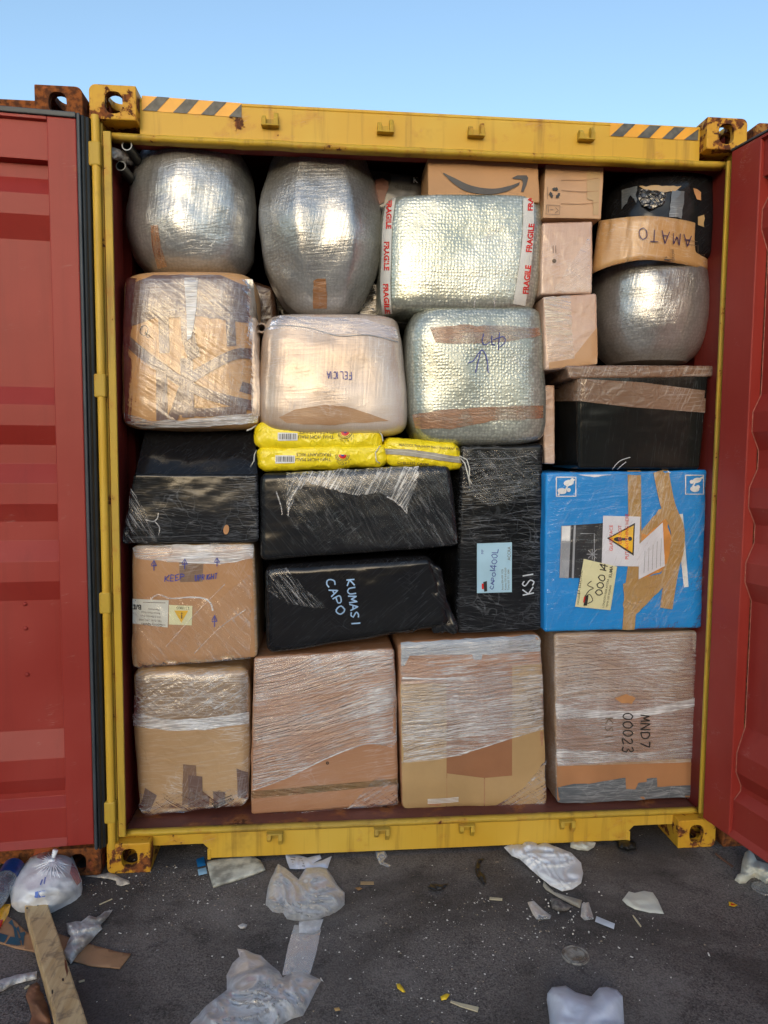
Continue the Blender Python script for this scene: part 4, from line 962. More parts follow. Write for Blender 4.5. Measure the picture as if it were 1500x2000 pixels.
# ------------------------------------------------------------------ rice bags
def ricebag(quad, label, seed, y=.135):
    b = boxpack('rice_bag', quad, M['rice'], label, 'rice bag', y=y, depth=.38, r=.030, bulge=.012, lump=.007, lf=11, seed=seed, group='yellow rice bags wedged between the bundles', n=34, fine=.002, sag=.004)
    return b
r1 = ricebag(((496, 824), (748, 838), (745, 881), (500, 878)), 'upper yellow rice bag with barcode and red crest, under the pearly sack', 41)
r2_ = ricebag(((500, 871), (753, 864), (756, 911), (505, 921)), 'lower yellow rice bag with barcode and red crest, lying on the wide black bundle', 42)
r3 = ricebag(((752, 855), (896, 864), (907, 918), (752, 909)), 'short yellow rice bag with a grey seam strip facing out', 43)
for bag, bx0, by0, tl, dy in ((r1, 543, 845, -.02, 0), (r2_, 538, 889, .03, 0)):
    patch(bag, 'barcode_label', [(bx0, by0), (bx0+38, by0+1), (bx0+38, by0+15), (bx0, by0+16)], M['p_white'], .003, step=6)
    strokes(bag, [[(bx0+3+i*2.4+(i % 3)*.4, by0+2.5), (bx0+3+i*2.4+(i % 3)*.4, by0+13)] for i in range(14)], 1.1, M['p_black'], .0038, 'barcode', curved=False)
    printed(bag, 'THAI HOM MALI', (bx0+109, by0+5.5), (-9.6, .0), (0, 8.8), M['p_dark'], .0035)
    printed(bag, 'FRAGRANT RICE', (bx0+109, by0-4), (-9.2, .0), (0, 8.8), M['p_dark'], .0035)
    cx, cy = bx0+131, by0-1
    for k, (rr, mt) in enumerate(((13.5, 'p_dark'), (12.3, 'rice'), (10.8, 'p_dark'), (9.5, 'rice'), (8.0, 'p_red'), (3.4, 'ink_blue'))):
        pl = [(cx+rr*math.cos(t), cy+rr*.95*math.sin(t)) for t in [math.pi*i/14 for i in range(15)]]
        polys(bag, [pl], M[mt], .0034+.0006*k, 'crest', step=5)
    for i, ch in enumerate('PEACOCK'):
        t = R(20+i*23); rr = 15.5
        printed(bag, ch, (cx+rr*math.cos(t)+2, cy+rr*.95*math.sin(t)), (-5*math.sin(t), 5*math.cos(t)) if False else (-6*abs(math.sin(t))-1, 3*math.cos(t)), (0, 6.5), M['p_dark'], .0036)
def ties(pts, bag, r=.0022):
    mb = MB(); mb.pipe([bag.hit(*pts[0], .004)]+[PY(x, y, bag.y-.012-.01*(i % 2)) for i, (x, y) in enumerate(pts[1:])], r, 6); mb.build('drawstring', M['thread'], bag.o, smooth=True)
ties([(503, 880), (497, 888), (496, 900), (489, 912)], r2_); ties([(502, 832), (490, 838), (482, 841)], r1, .003)
ties([(738, 843), (746, 850), (748, 862)], r1); ties([(742, 872), (733, 884), (735, 900), (742, 905)], r2_)
ties([(900, 890), (912, 898), (917, 915), (916, 935), (921, 945)], r3); ties([(896, 893), (908, 905), (914, 928), (918, 950)], r3)
patch(r3, 'seam_strip', [(736, 875), (800, 878), (903, 893), (900, 905), (800, 890), (737, 885)], M['seam'], .006, step=6)
strokes(r3, [[(758, 879), (800, 883), (898, 898)]], .9, M['thread'], .0072, 'stitching')
printed(r3, 'PEACOCK THAI HOM MALI FRAGRANT RICE', (779, 871), (6.2, .45), (0, -6), M['p_dark'], .0035)
printed(r3, 'CHILLED CROP', (776, 905), (9, .5), (0, -7), M['p_dark'], .0035)
# ------------------------------------------------------------------ middle row
b1 = rowpack('wrapped_drum', [(528, 290, 450), (530, 258, 476), (540, 238, 492), (560, 232, 498), (610, 231, 500), (700, 229, 504), (770, 228, 508), (812, 229, 508), (829, 238, 502), (837, 258, 488)], M['drum'], 'squat cardboard drum criss crossed with mauve tape under film', 'drum', yc=.085, ratio=.78, ex=4.2, lump=.006, seed=13)
patch(b1, 'tape', jag([(246, 560), (300, 538), (430, 538), (492, 562), (495, 632), (455, 628), (380, 618), (300, 622), (247, 640)], 3, 14), M['tape_mauve'], .003)
tape(b1, [(318, 580), (322, 690)], 20, M['tape_mauve'], .0045); tape(b1, [(362, 560), (368, 660), (380, 700)], 26, M['tape_mauve'], .0045)
tape(b1, [(448, 590), (452, 676)], 18, M['tape_mauve'], .0045)
tape(b1, [(246, 662), (290, 700), (362, 750), (420, 775), (502, 795)], 20, M['tape_mauve'], .005, curved=True)
tape(b1, [(502, 693), (460, 692), (400, 722), (364, 750), (345, 800), (335, 820)], 20, M['tape_mauve'], .0055, curved=True)
tape(b1, [(316, 712), (317, 820)], 22, M['tape_mauve'], .004); tape(b1, [(364, 700), (368, 815)], 24, M['tape_mauve'], .006); tape(b1, [(470, 755), (504, 765)], 20, M['tape_mauve'], .004)
tape(b1, [(350, 802), (400, 806), (480, 800)], 16, M['tape_mauve'], .0047)
strokes(b1, [[(276, 640), (284, 636), (290, 644), (284, 656), (275, 650), (277, 640)], [(284, 650), (294, 656), (288, 660), (286, 648)]], 1.4, M['ink_black'], .006)
printed(b1, 'THIS WAY UP', (370, 682), (5.5, 0), (0, -5.5), M['p_dark'], .0062); printed(b1, 'FRAGILE', (374, 690), (5.5, 0), (0, -5.5), M['p_dark'], .0062)
patch(b1, 'film', jag([(250, 545), (490, 548), (503, 640), (504, 812), (248, 822), (244, 640)], 2), film('crackled_film', 84, 30, .0, .20, 41., ang2=-35, lw=.018), .008)
patch(b1, 'bunched_film', jag([(360, 545), (388, 545), (384, 600), (374, 660), (366, 665), (364, 600)], 3), M['film_white'], .010)
patch(b1, 'bunched_film', jag([(244, 806), (300, 822), (400, 816), (503, 806), (500, 824), (400, 832), (280, 834), (248, 824)], 3), M['film_white'], .006)
b2 = rowpack('wrapped_sack', [(608, 556, 690), (612, 530, 750), (622, 516, 780), (650, 509, 788), (690, 504, 794), (760, 500, 800), (810, 501, 800), (835, 510, 796), (848, 545, 780), (853, 600, 750)], M['sack'], 'pearly film wrapped sack with blue handwriting, standing on the rice bags', 'sack', yc=.095, ratio=.70, ex=4.6, lump=.007, seed=14)
patch(b2, 'bare_patch', jag([(545, 815), (575, 800), (640, 790), (690, 798), (740, 815), (760, 822), (640, 830), (560, 826)], 3), M['board_a'], .002)
strokes(b2, glyphs('FELICIA', (686, 727), (-6.0, -.2), (.3, 14), 1.35, .03), 1.5, M['ink_blue'], .004)
strokes(b2, [[(518, 646), (540, 636), (600, 640), (660, 656), (720, 655), (776, 668)]], 1.5, M['p_grey'], .004, 'film_fold')
patch(b2, 'bunched_film', jag([(536, 618), (700, 622), (772, 640), (778, 662), (700, 652), (640, 654), (560, 640), (524, 645)], 3), film('top_film', 0, 60, .35, .4, 3., (.80, .74, .78)), .003)
b3 = rowpack('bubble_wrapped_carton', [(594, 845, 1010), (598, 822, 1046), (610, 808, 1062), (650, 798, 1069), (720, 796, 1072), (800, 799, 1073), (835, 806, 1071), (857, 820, 1062), (868, 850, 1030), (872, 900, 990)], M['bubble2'], 'bubble wrapped block with a blue arrow and brown tape bands', 'parcel', yc=.095, ratio=.70, ex=5.0, lump=.006, seed=15)
patch(b3, 'tape', jag([(840, 640), (900, 634), (960, 636), (1052, 640), (1055, 655), (980, 668), (900, 672), (850, 668)], 4), film('copper_tape_film', 3, 60, .55, .35, 2., (.36, .20, .12)), .003)
patch(b3, 'tape', jag([(806, 810), (870, 800), (960, 794), (1060, 792), (1060, 816), (960, 822), (880, 838), (812, 836)], 5), film('copper_tape_film', 3, 60, .55, .35, 5., (.36, .20, .12)), .003)
strokes(b3, [[(944, 652), (941, 668), (947, 674), (956, 668)], [(960, 656), (960, 672), (967, 674)], [(975, 650), (973, 684)], [(963, 664), (982, 658), (986, 668), (976, 678)]], 1.7, M['ink_blue'], .005)
strokes(b3, [[(928, 728), (938, 688)], [(953, 729), (950, 700), (940, 684), (925, 704), (914, 709)]], 1.7, M['ink_blue'], .005, 'arrow_mark')
# ------------------------------------------------------------------ upper row
a1 = rowpack('wrapped_drum', [(282, 345, 400), (286, 318, 436), (302, 285, 466), (340, 262, 492), (390, 252, 501), (430, 250, 503), (470, 254, 502), (510, 268, 494), (540, 292, 470), (552, 320, 445)], M['silver_v'], 'round silver drum wrapped in film, in the top left corner', 'drum', yc=.09, ratio=.95, ex=2.25, lump=.011, seed=16, facet=.03)
tape(a1, [(302, 440), (306, 480), (318, 522)], [14, 20], film('copper_strip_film', 86, 60, .55, .35, 2., (.42, .22, .12)), .003)
a2 = rowpack('wrapped_drum', [(286, 592, 640), (290, 562, 676), (308, 537, 706), (345, 521, 724), (400, 505, 740), (445, 501, 748), (500, 508, 746), (550, 523, 735), (590, 545, 715), (612, 570, 700), (622, 600, 680)], M['silver_h'], 'tall egg shaped silver drum wrapped in film', 'drum', yc=.09, ratio=.95, ex=2.4, lump=.010, seed=17, facet=.07)
patch(a2, 'tape', jag([(612, 548), (620, 544), (636, 544), (639, 575), (638, 602), (612, 602)], 2, 8), M['tape_orange'], .003)
a3 = rowpack('bubble_wrapped_carton', [(383, 790, 1020), (385, 764, 1050), (394, 752, 1061), (440, 748, 1066), (500, 746, 1063), (560, 743, 1058), (592, 744, 1050), (606, 762, 1038), (610, 800, 1005)], M['bubble'], 'bubble wrapped block with red and white fragile tape down both sides', 'parcel', yc=.095, ratio=.72, ex=6.0, lump=.006, seed=18)
tape(a3, [(766, 382), (758, 440), (756, 500), (754, 560), (757, 612)], [17, 19], M['tape_white'], .004, curved=True)
tape(a3, [(1031, 388), (1031, 450), (1026, 510), (1013, 595)], [20, 24], M['tape_white'], .004, curved=True)
for (ox, oy, dx, dy) in ((757, 391, -.02, 1), (752, 472, 0, 1), (750, 554, .05, 1)):
    printed(a3, 'FRAGILE', (ox+.5, oy), (15.5*dx, 15.5), (13, 0), M['p_red'], .0055, bold=.035, squeeze=.98)
for (ox, oy) in ((1036.5, 494), (1030, 575)):
    printed(a3, 'FRAGILE', (ox, oy), (1.6, -15.5), (-15, -1), M['p_red'], .0055, bold=.035, squeeze=.97)
printed(a3, 'FRA', (1039, 413), (0, -15.5), (-13, 0), M['p_red'], .0055, bold=.035)
strokes(a3, [[(925, 600), (935, 540), (950, 480), (955, 445)], [(965, 600), (968, 540), (985, 470)], [(945, 470), (985, 440)]], 2, film('pulled_film', 80, 60, .3, .5), .006, 'film_fold')
# smile carton
a4 = boxpack('cardboard_carton', ((836, 307), (1051, 317), (1054, 396), (836, 392)), M['plain_board'], 'brown carton printed with a dark curved arrow, under the header beam', 'carton', y=.112, depth=.35, r=.005, bulge=.002, lump=.002, seed=19, n=20)
sm_o = smoothline([(866, 338), (887, 348), (920, 363), (960, 369), (993, 364), (1015, 356)], 4); sm_i = smoothline([(1013, 362), (987, 375), (953, 380), (913, 375), (887, 360), (865, 340)], 4)
polys(a4, [sm_o+sm_i], M['p_smile'], .004, 'arrow_print', step=9)
polys(a4, [[(1000, 348), (1010, 343), (1028, 343), (1031, 348), (1028, 361), (1022, 375), (1017, 375), (1021, 358), (1018, 351), (1002, 350)]], M['p_smile'], .004, 'arrow_print')
def a4_side():
    p0, p1 = PY(837, 308, .331), PY(837, 392, .331)
    return
tape(a4, [(836, 309), (1051, 319)], 3, M['board_in'], .003, 'flap_edge')
a5 = boxpack('nappy_pack', ((690, 318), (822, 345), (830, 420), (740, 420)), solid('grey_pack_plastic', (.055, .055, .06), .4, 0, .2, 6, coat=.3), 'grey pack of nappies printed with a child, behind the fragile taped block', 'nappy pack', y=.28, depth=.3, r=.03, bulge=.01, lump=.008, seed=20, n=18)
polys(a5, [circ(738, 350, 26, 24), ], solid('printed_hair', (.012, .010, .010), .5), .004, 'child_print')
polys(a5, [[(734, 352), (748, 349), (758, 356), (759, 368), (754, 380), (750, 396), (742, 400), (736, 390), (732, 370)]], solid('printed_face', (.16, .055, .035), .5), .005, 'child_print')
printed(a5, 'diapers', (771, 369), (11, 1.2), (1.5, -13), M['p_black'], .006)
polys(a5, [[(802, 346), (822, 348), (822, 362), (801, 360)]], M['p_black'], .006, 'logo_block'); printed(a5, 'K', (806, 358), (13, 1), (0, -13), M['p_white'], .007, bold=.02)
a6 = boxpack('cardboard_carton', ((1067, 312), (1181, 312), (1174, 428), (1060, 426)), M['plain_board2'], 'open topped tan carton with a black recycling mark', 'carton', y=.105, ytop=.118, depth=.35, r=.004, bulge=.002, lump=.003, seed=21, n=20)
tape(a6, [(1064, 309), (1180, 311)], 5, M['board_in'], .004, 'flap')
patch(a6, 'flap', [(1068, 312), (1180, 313), (1160, 322), (1150, 329), (1092, 325)], M['board_in'], .003)
patch(a6, 'tape', [(1146, 332), (1170, 316), (1172, 340), (1168, 420), (1158, 420), (1158, 392), (1146, 390)], M['tape_pale'], .003)
def recyc(cx, cy, r):
    out = []
    for k in range(3):
        a = R(-90+120*k)
        def P_(rr, t): return (cx+rr*math.cos(a+t), cy+rr*math.sin(a+t))
        out.append([P_(r*.95, -.55), P_(r*.98, -.1), P_(r*.98, .25), P_(r*.55, .35), P_(r*.5, -.1), P_(r*.55, -.55)])
        out.append([P_(r*1.15, .25), P_(r*.85, .85), P_(r*.38, .3)])
    return out
polys(a6, recyc(1083, 378, 11), M['p_black'], .005, 'recycling_mark')
strokes(a6, [[(1067, 401), (1093, 402), (1092, 420), (1066, 419), (1067, 401)], [(1070, 404), (1070, 416)], [(1074, 410), (1080, 410)], [(1084, 406), (1090, 412), (1084, 416)], [(1069, 366), (1069, 390)]], .9, M['p_dark'], .005, 'printed_mark', curved=False)
for ang in ((332, 335), (352, 349), (372, 374), (398, 396)):
    strokes(a6, [[(1095, ang[0]), (1130, (ang[0]+ang[1])/2+2), (1168, ang[1])]], 1.0, M['board_in'], .004, 'crease')
a7 = boxpack('wrapped_carton', ((1060, 435), (1158, 432), (1156, 573), (1056, 576)), M['board_pink'], 'pinkish brown wrapped carton below the recycling marked one', 'carton', y=.110, depth=.34, r=.008, bulge=.004, lump=.003, seed=22, n=22)
patch(a7, 'film', jag([(1150, 460), (1152, 570), (1080, 570)], 3), film('corner_film', 38, 40, .06, .3, 3., lw=.02), .004)
strokes(a7, [[(1080, 480), (1080, 495)], [(1085, 480), (1085, 495)]], 1, M['p_dark'], .004, 'printed_mark')
polys(a7, [circ(1082, 510, 4)], M['p_dark'], .004, 'printed_mark')
a8 = boxpack('wrapped_carton', ((1061, 580), (1165, 573), (1167, 712), (1066, 723)), M['board_pink'], 'lowest small wrapped carton with a loose flap, above the black storage bin', 'carton', y=.110, depth=.34, r=.008, bulge=.004, lump=.003, seed=23, n=22)
patch(a8, 'shiny_film', jag([(1062, 582), (1114, 578), (1120, 700), (1070, 706)], 2), M['film_white'] if False else film('bright_film', 6, 70, .22, .75, 8., (.82, .72, .58)), .003)
patch(a8, 'flap', [(1122, 694), (1165, 640), (1166, 710), (1072, 720), (1072, 708), (1122, 700)], M['plain_board2'], .003)
a10 = rowpack('wrapped_drum', [(512, 1210, 1320), (522, 1180, 1350), (545, 1163, 1366), (580, 1158, 1372), (620, 1158, 1372), (655, 1162, 1366), (690, 1176, 1352), (712, 1196, 1330)], M['silver_h'], 'silver wrapped drum standing on the black storage bin', 'drum', yc=.090, ratio=.95, ex=2.4, lump=.006, seed=24)
a9 = rowpack('taped_drum', [(358, 1240, 1310), (361, 1210, 1345), (368, 1190, 1372), (385, 1184, 1380), (430, 1178, 1381), (470, 1172, 1380), (515, 1168, 1376), (530, 1185, 1360)], M['black_s'], 'black drum with a brown cardboard collar, top right', 'drum', yc=.105, ratio=.9, ex=2.6, lump=.006, seed=25, fine=.002)
def collar():
    rows = [((1172, 432), (1225, 425), (1275, 423), (1340, 432), (1382, 446)), ((1158, 534), (1200, 518), (1260, 508), (1330, 516), (1384, 530))]
    top, bot = smoothline(rows[0], 6), smoothline(rows[1], 6)
    n = 40; vs = []; fs = []
    for i in range(n+1):
        t = i/n; k = t*(len(top)-1); a = top[int(k)]; k2 = t*(len(bot)-1); b = bot[int(k2)]
        arc = .225-.155*math.sin(math.pi*t)**.5
        for j in range(9):
            s = j/8; x = a[0]+(b[0]-a[0])*s; y = a[1]+(b[1]-a[1])*s
            p = PY(x, y, arc-.006); vs.append(p)
    for i in range(n):
        for j in range(8): fs.append((i*9+j, i*9+j+1, (i+1)*9+j+1, (i+1)*9+j))
    o = mk('cardboard_collar', vs, fs, wrapped('collar_board', (.50, .27, .10), (.56, .33, .14), 0, .4, (-8, 80), (60, 80), .25, .2, .15, 0, .5), a9.o, smooth=True)
    s = o.modifiers.new('s', 'SOLIDIFY'); s.thickness = .006; s.offset = 1
    pk = Pack(a9.o, vs, fs, .1)
    return pk, o
cl, clo = collar()
strokes(cl, glyphs('AMATO', (1346, 462), (-14.5, -2.4), (-1, 23), 1.45, .05), 1.7, M['ink_purple'], .0125)
strokes(cl, [[(1330, 470), (1358, 474)], [(1335, 478), (1370, 484)], [(1358, 480), (1370, 482), (1370, 500), (1358, 497), (1358, 480)]], .8, M['p_dark'], .0125, 'printed_mark', curved=False)
printed(cl, 'GROW', (1313, 512), (0, -7.5), (-7, 0), M['p_dark'], .0125); printed(cl, 'S+', (1300, 512), (1, -10), (-10, 0), M['p_black'], .0125)
for q, mt in (([(1215, 372), (1245, 364), (1243, 398), (1232, 382), (1215, 410)], 'tape_grey'), ([(1248, 364), (1330, 364), (1318, 374), (1300, 376), (1260, 372)], 'tape_pale'), ([(1312, 372), (1336, 374), (1330, 428), (1306, 424)], 'tape_grey'), ([(1353, 368), (1368, 376), (1368, 392), (1360, 390)], 'cap_hole'), ([(1362, 424), (1374, 420), (1374, 444), (1362, 440)], 'tape_pale')):
    patch(a9, 'tape', jag(q, 3, 7), M[mt], .004)
patch(a9, 'crumpled_plastic', jag([(1248, 372), (1300, 378), (1296, 400), (1270, 412), (1252, 402)], 3, 8), wrapped('crumpled_black', (.012, .012, .014), (.02, .02, .022), 0, .18, (60, -60), (30, 40), .3, .6, 1.0, 0, .8, cfreq=40, lw=.04), .008, step=4, rip=.014)
# steel tubes top left, roll and dark goods behind
for (px, py, rr, lab) in ((248, 284, .0185, 'upper steel tube poking out beside the round silver drum'), (236, 324, .018, 'lower steel tube under the plastic wad at top left')):
    p = PY(px, py, .066 if py < 300 else .085); q = p+Vector((.12, .95, -.11)); d = (q-p).normalized(); a = d.orthogonal().normalized(); b_ = d.cross(a); vs = []; fs = []; n = 28
    for c_, r_ in ((p, rr), (q, rr), (q, rr-.002), (p, rr-.002)):
        vs += [c_+(a*math.cos(2*math.pi*k/n)+b_*math.sin(2*math.pi*k/n))*r_ for k in range(n)]
    for m_ in range(4): fs += [(m_*n+k, m_*n+(k+1) % n, ((m_+1) % 4)*n+(k+1) % n, ((m_+1) % 4)*n+k) for k in range(n)]
    o = mk('steel_tube', vs, fs, M['dark_steel'], loc=p, smooth=False); tag(o, lab, 'tube', 'steel tubes in the top left corner')
    vs2 = [p-d*.0006+(a*math.cos(2*math.pi*k/n)+b_*math.sin(2*math.pi*k/n))*r_ for r_ in (rr+.0006, rr-.003) for k in range(n)]
    mk('cut_rim', vs2, [(k, (k+1) % n, n+(k+1) % n, n+k) for k in range(n)], M['steel'], o)
# plastic wad
def wad():
    mb = MB(); pts = [PY(x, y, d) for x, y, d in ((209, 294, .045), (219, 299, .06), (231, 303, .09), (248, 310, .15), (262, 322, .24))]
    vs = []; fs = []; n = 24; m_ = 40
    for i in range(m_+1):
        t = i/m_; k = t*(len(pts)-1); j = min(int(k), len(pts)-2); c_ = pts[j]*(1-k+j)+pts[j+1]*(k-j)
        r_ = (.013, .020, .021, .018, .012)[min(int(round(k)), 4)]
        for a in range(n):
            th = 2*math.pi*a/n; v = Vector((math.cos(th), .2*math.sin(th), math.sin(th)))
            vs.append(c_+v*r_*(1+.35*nz(th*2, t*9)+.2*nz(th*5, t*22)))
    fs = [(i*n+a, i*n+(a+1) % n, (i+1)*n+(a+1) % n, (i+1)*n+a) for i in range(m_) for a in range(n)]+[tuple(range(n-1, -1, -1))]
    o = mk('plastic_wad', vs, fs, solid('milky_plastic', (.34, .31, .29), .25, 0, .35, 30, .6, 60, coat=.5), loc=pts[0], smooth=True)
    tag(o, 'twisted wad of milky plastic stuffed between the two steel tubes', 'plastic wrap')
wad()
def roll():
    p = PY(511, 640, .20); q = p+Vector((-.02, .5, .0)); n = 26; d = (q-p).normalized(); a = d.orthogonal().normalized(); b_ = d.cross(a); vs = []; fs = []
    for c_, r_ in ((p, .020), (q, .020), (q, .0135), (p, .0135)): vs += [c_+(a*math.cos(2*math.pi*k/n)+b_*math.sin(2*math.pi*k/n))*r_ for k in range(n)]
    for m_ in range(4): fs += [(m_*n+k, m_*n+(k+1) % n, ((m_+1) % 4)*n+(k+1) % n, ((m_+1) % 4)*n+k) for k in range(n)]
    tag(mk('cardboard_tube', vs, fs, solid('tube_board', (.30, .22, .17), .6, 0, .15, 20), loc=p), 'cardboard tube end showing between the taped drum and the pearly sack', 'tube')
roll()
bk1 = boxpack('dark_bundle', ((700, 540), (806, 548), (812, 640), (690, 640)), wrapped('dark_film_bundle', (.03, .025, .022), (.06, .05, .04), .3, .2, (0, 4), (70, 90), .4, .6, .5, 0, .6), 'dark film wrapped bundle seen in the gap under the fragile taped block', 'bundle', y=.36, depth=.3, r=.03, lump=.01, seed=26, n=18)
bk2 = boxpack('dark_carton', ((492, 545), (535, 560), (540, 660), (492, 650)), wrapped('dark_brown_bundle', (.05, .025, .015), (.10, .05, .03), 0, .3, (2, 70), (60, 60), .3, .4, .4, 0, .5), 'dark brown carton in the gap left of the egg shaped drum', 'carton', y=.44, depth=.3, r=.02, lump=.008, seed=27, n=16)
# second rank of goods further inside, seen only through gaps
def backwall():
    specs = [((240, 860), (620, 850), (620, 1560), (245, 1560)), ((640, 860), (1000, 860), (1000, 1560), (640, 1560)), ((1020, 860), (1340, 860), (1335, 1540), (1020, 1540)), ((300, 560), (650, 560), (650, 840), (300, 840)), ((680, 480), (1010, 480), (1010, 840), (680, 840)), ((1040, 520), (1320, 520), (1320, 840), (1040, 840))]
    labs = ['black', 'black', 'black', 'dark', 'dark', 'dark']
    for i, q in enumerate(specs):
        b = boxpack('dark_bundle', q, M['black_s'] if i < 3 else bk2.o.data.materials[0], ('lower left', 'lower middle', 'lower right', 'upper left', 'upper middle', 'upper right')[i]+' dark bundle of the second rank, deep behind the front goods', 'bundle', y=.85, depth=.5, r=.04, lump=.01, seed=50+i, n=12, group='second rank of bundles inside the container')
backwall()
# ------------------------------------------------------------------ litter on the asphalt
def inside_d(p, poly):
    d = 1e9
    for i in range(len(poly)):
        a = poly[i]; b = poly[(i+1) % len(poly)]
        dx, dy = b[0]-a[0], b[1]-a[1]; t = max(0, min(1, ((p[0]-a[0])*dx+(p[1]-a[1])*dy)/(dx*dx+dy*dy+1e-9)))
        d = min(d, math.hypot(p[0]-a[0]-t*dx, p[1]-a[1]-t*dy))
    return d
def litter(name, outline, mat, label, cat, h=.01, lift=.0, fold=.004, ff=40., step=4, jg=1.2, soft=14., z0=.003, skirt=None, seed=0., thick=0, group=None, ridge=0.):
    """loose thing lying on the ground: outline measured in the photo, real height h, folds, down-turned rim"""
    if jg: outline = jag(outline, jg, 9, seed)
    vs, fs = flat_grid(outline, step)
    y1 = max(p[1] for p in outline); y0 = min(p[1] for p in outline)
    W_ = []; cnt = {}
    def zz(x, y):
        d = inside_d((x, y), outline)
        dome = 1-math.exp(-d/soft)
        g = PZ(x, y, 0); wx = .10*noise.noise(Vector((g.x*7, g.y*7, seed))); wy = .10*noise.noise(Vector((g.x*7, g.y*7, seed+9)))
        def cre(a, f, s_):
            u = (g.x+wx)*math.cos(a)+(g.y+wy)*math.sin(a); q = -(g.x+wx)*math.sin(a)+(g.y+wy)*math.cos(a)
            return 1-abs(noise.noise(Vector((u*f, q*f*.28, s_))))*3.2
        r_ = cre(seed*1.1, ff*.42, seed)
        r2b = cre(seed*1.1+1.1, ff*.7, seed+4)
        z = z0+h*dome+lift*(y1-y)/(y1-y0)+fold*(max(0, r_)*(.35+dome)+.5*max(0, r2b)*(.3+dome))
        if ridge: z += ridge*max(0, math.sin(x*.11+y*.05+seed))*dome
        return max(.0025, z)
    for v in vs: W_.append(PZ(v.x, v.y, zz(v.x, v.y)))
    ec = {}
    for f in fs:
        for i in range(len(f)):
            k = tuple(sorted((f[i], f[(i+1) % len(f)]))); ec[k] = ec.get(k, [])+[(f[i], f[(i+1) % len(f)])]
    low = {}
    if skirt:
        for k, e in list(ec.items()):
            if len(e) == 1:
                a, b = e[0]
                for q in (a, b):
                    if q not in low: low[q] = len(W_); W_.append(Vector((W_[q].x, W_[q].y+.004, .001)))
                fs.append((b, a, low[a], low[b]))
    c = sum(W_, Vector())/len(W_); c.z = 0
    o = mk(name, W_, fs, mat, loc=c, smooth=True)
    if thick: m_ = o.modifiers.new('s', 'SOLIDIFY'); m_.thickness = thick; m_.offset = 0
    return tag(o, label, cat, group)
def bagmat(name, col, alpha, rough=.3, trans=.35, bump=.5, tint2=None, bs=26.):
    b = NB(name); v = b.obj()
    n1 = b.noise(v, bs, 5, .6, 1.2); n2 = b.noise(v, bs*.4, 3, .5)
    vo = b.n('ShaderNodeTexVoronoi', {'feature': 'DISTANCE_TO_EDGE'}, Vector=b.n('ShaderNodeVectorMath', {'operation': 'ADD'}, i0=v, i1=b.n('ShaderNodeVectorMath', {'operation': 'SCALE'}, i0=b.n('ShaderNodeTexNoise', None, Vector=v, Scale=14.0).outputs[1], Scale=.10).outputs[0]).outputs[0], Scale=bs*.8)
    cr = b.ramp(vo.outputs[0], 0., .18, 1., 0.)
    nrm = b.bump(b.math('ADD', n1, b.math('MULTIPLY', cr, .12)), bump*.6, .010)
    c = b.mix(b.ramp(n2, .4, .65), col, tint2 or tuple(x*.82 for x in col))
    p = b.pbsdf(Base_Color=c, Roughness=rough, Normal=nrm, Coat_Weight=.12, Coat_Roughness=.15)
    tr = b.n('ShaderNodeBsdfTranslucent', None, Color=c, Normal=nrm).outputs[0]
    s = b.n('ShaderNodeMixShader', None, i0=trans, i1=p, i2=tr).outputs[0]
    if alpha < 1:
        lw_ = b.n('ShaderNodeLayerWeight', None, Blend=.35, Normal=nrm).outputs[1]
        a = b.math('ADD', alpha*.6, b.math('ADD', b.math('MULTIPLY', lw_, (1-alpha)*.8), b.math('MULTIPLY', b.ramp(n1, .40, .72), (1-alpha)*.45)), clamp=True)
        g = b.n('ShaderNodeBsdfGlossy', None, Color=(1, 1, 1), Roughness=.12, Normal=nrm).outputs[0]
        clr = b.n('ShaderNodeMixShader', None, i0=b.math('MULTIPLY_ADD', b.n('ShaderNodeFresnel', None, IOR=1.5, Normal=nrm).outputs[0], .5, .02), i1=b.n('ShaderNodeBsdfTransparent').outputs[0], i2=g).outputs[0]
        s = b.n('ShaderNodeMixShader', None, i0=a, i1=clr, i2=s).outputs[0]
    return b.fin(s)
M['bag_white'] = bagmat('white_carrier_plastic', (.84, .87, .92), 1., .3, .12, .35)
M['bag_lilac'] = bagmat('pale_blue_carrier_plastic', (.74, .80, .94), 1., .3, .12, .25)
M['bag_clear'] = bagmat('cloudy_clear_plastic', (.84, .88, .94), .42, .28, .2, .4, None, 14.)
M['bag_film'] = bagmat('clear_film_plastic', (.84, .88, .95), .34, .25, .2, .45, None, 14.)
M['strip_clear'] = bagmat('clear_strip_plastic', (.55, .55, .55), .20, .2, .2, .1, None, 5.)
M['rag'] = bagmat('dirty_white_plastic', (.68, .68, .68), 1., .5, .2, .7, (.30, .27, .25))
M['cloth'] = bagmat('cream_paper', (.74, .74, .64), 1., .7, .2, .25, (.66, .68, .62))
M['lit_board'] = solid('litter_cardboard', (.30, .165, .085), .7, 0, .15, 9, .4, 50)
M['teal'] = solid('teal_print', (.012, .07, .11), .55, 0, .15)
def woodmat():
    b = NB('weathered_plank'); v = b.obj()
    g = b.noise(b.map(v, scale=(40, 3, 40), rot=(0, 0, R(-13))), 1., 4, .6); d = b.noise(v, 16, 5, .65, 1.)
    c = b.mix(b.ramp(g, .35, .65), (.40, .27, .13), (.52, .38, .21))
    c = b.mix(b.math('MULTIPLY', b.ramp(d, .50, .66), .6), c, (.13, .095, .07))
    sc = b.noise(b.map(v, scale=(60, 9, 60), rot=(0, 0, R(30))), 1., 3, .6)
    c = b.mix(b.math('MULTIPLY', b.ramp(sc, .58, .66), .35), c, (.10, .08, .07))
    return b.fin(b.pbsdf(Base_Color=c, Roughness=.75, Normal=b.bump(b.math('ADD', g, d), .5, .003)))
M['plank'] = woodmat()
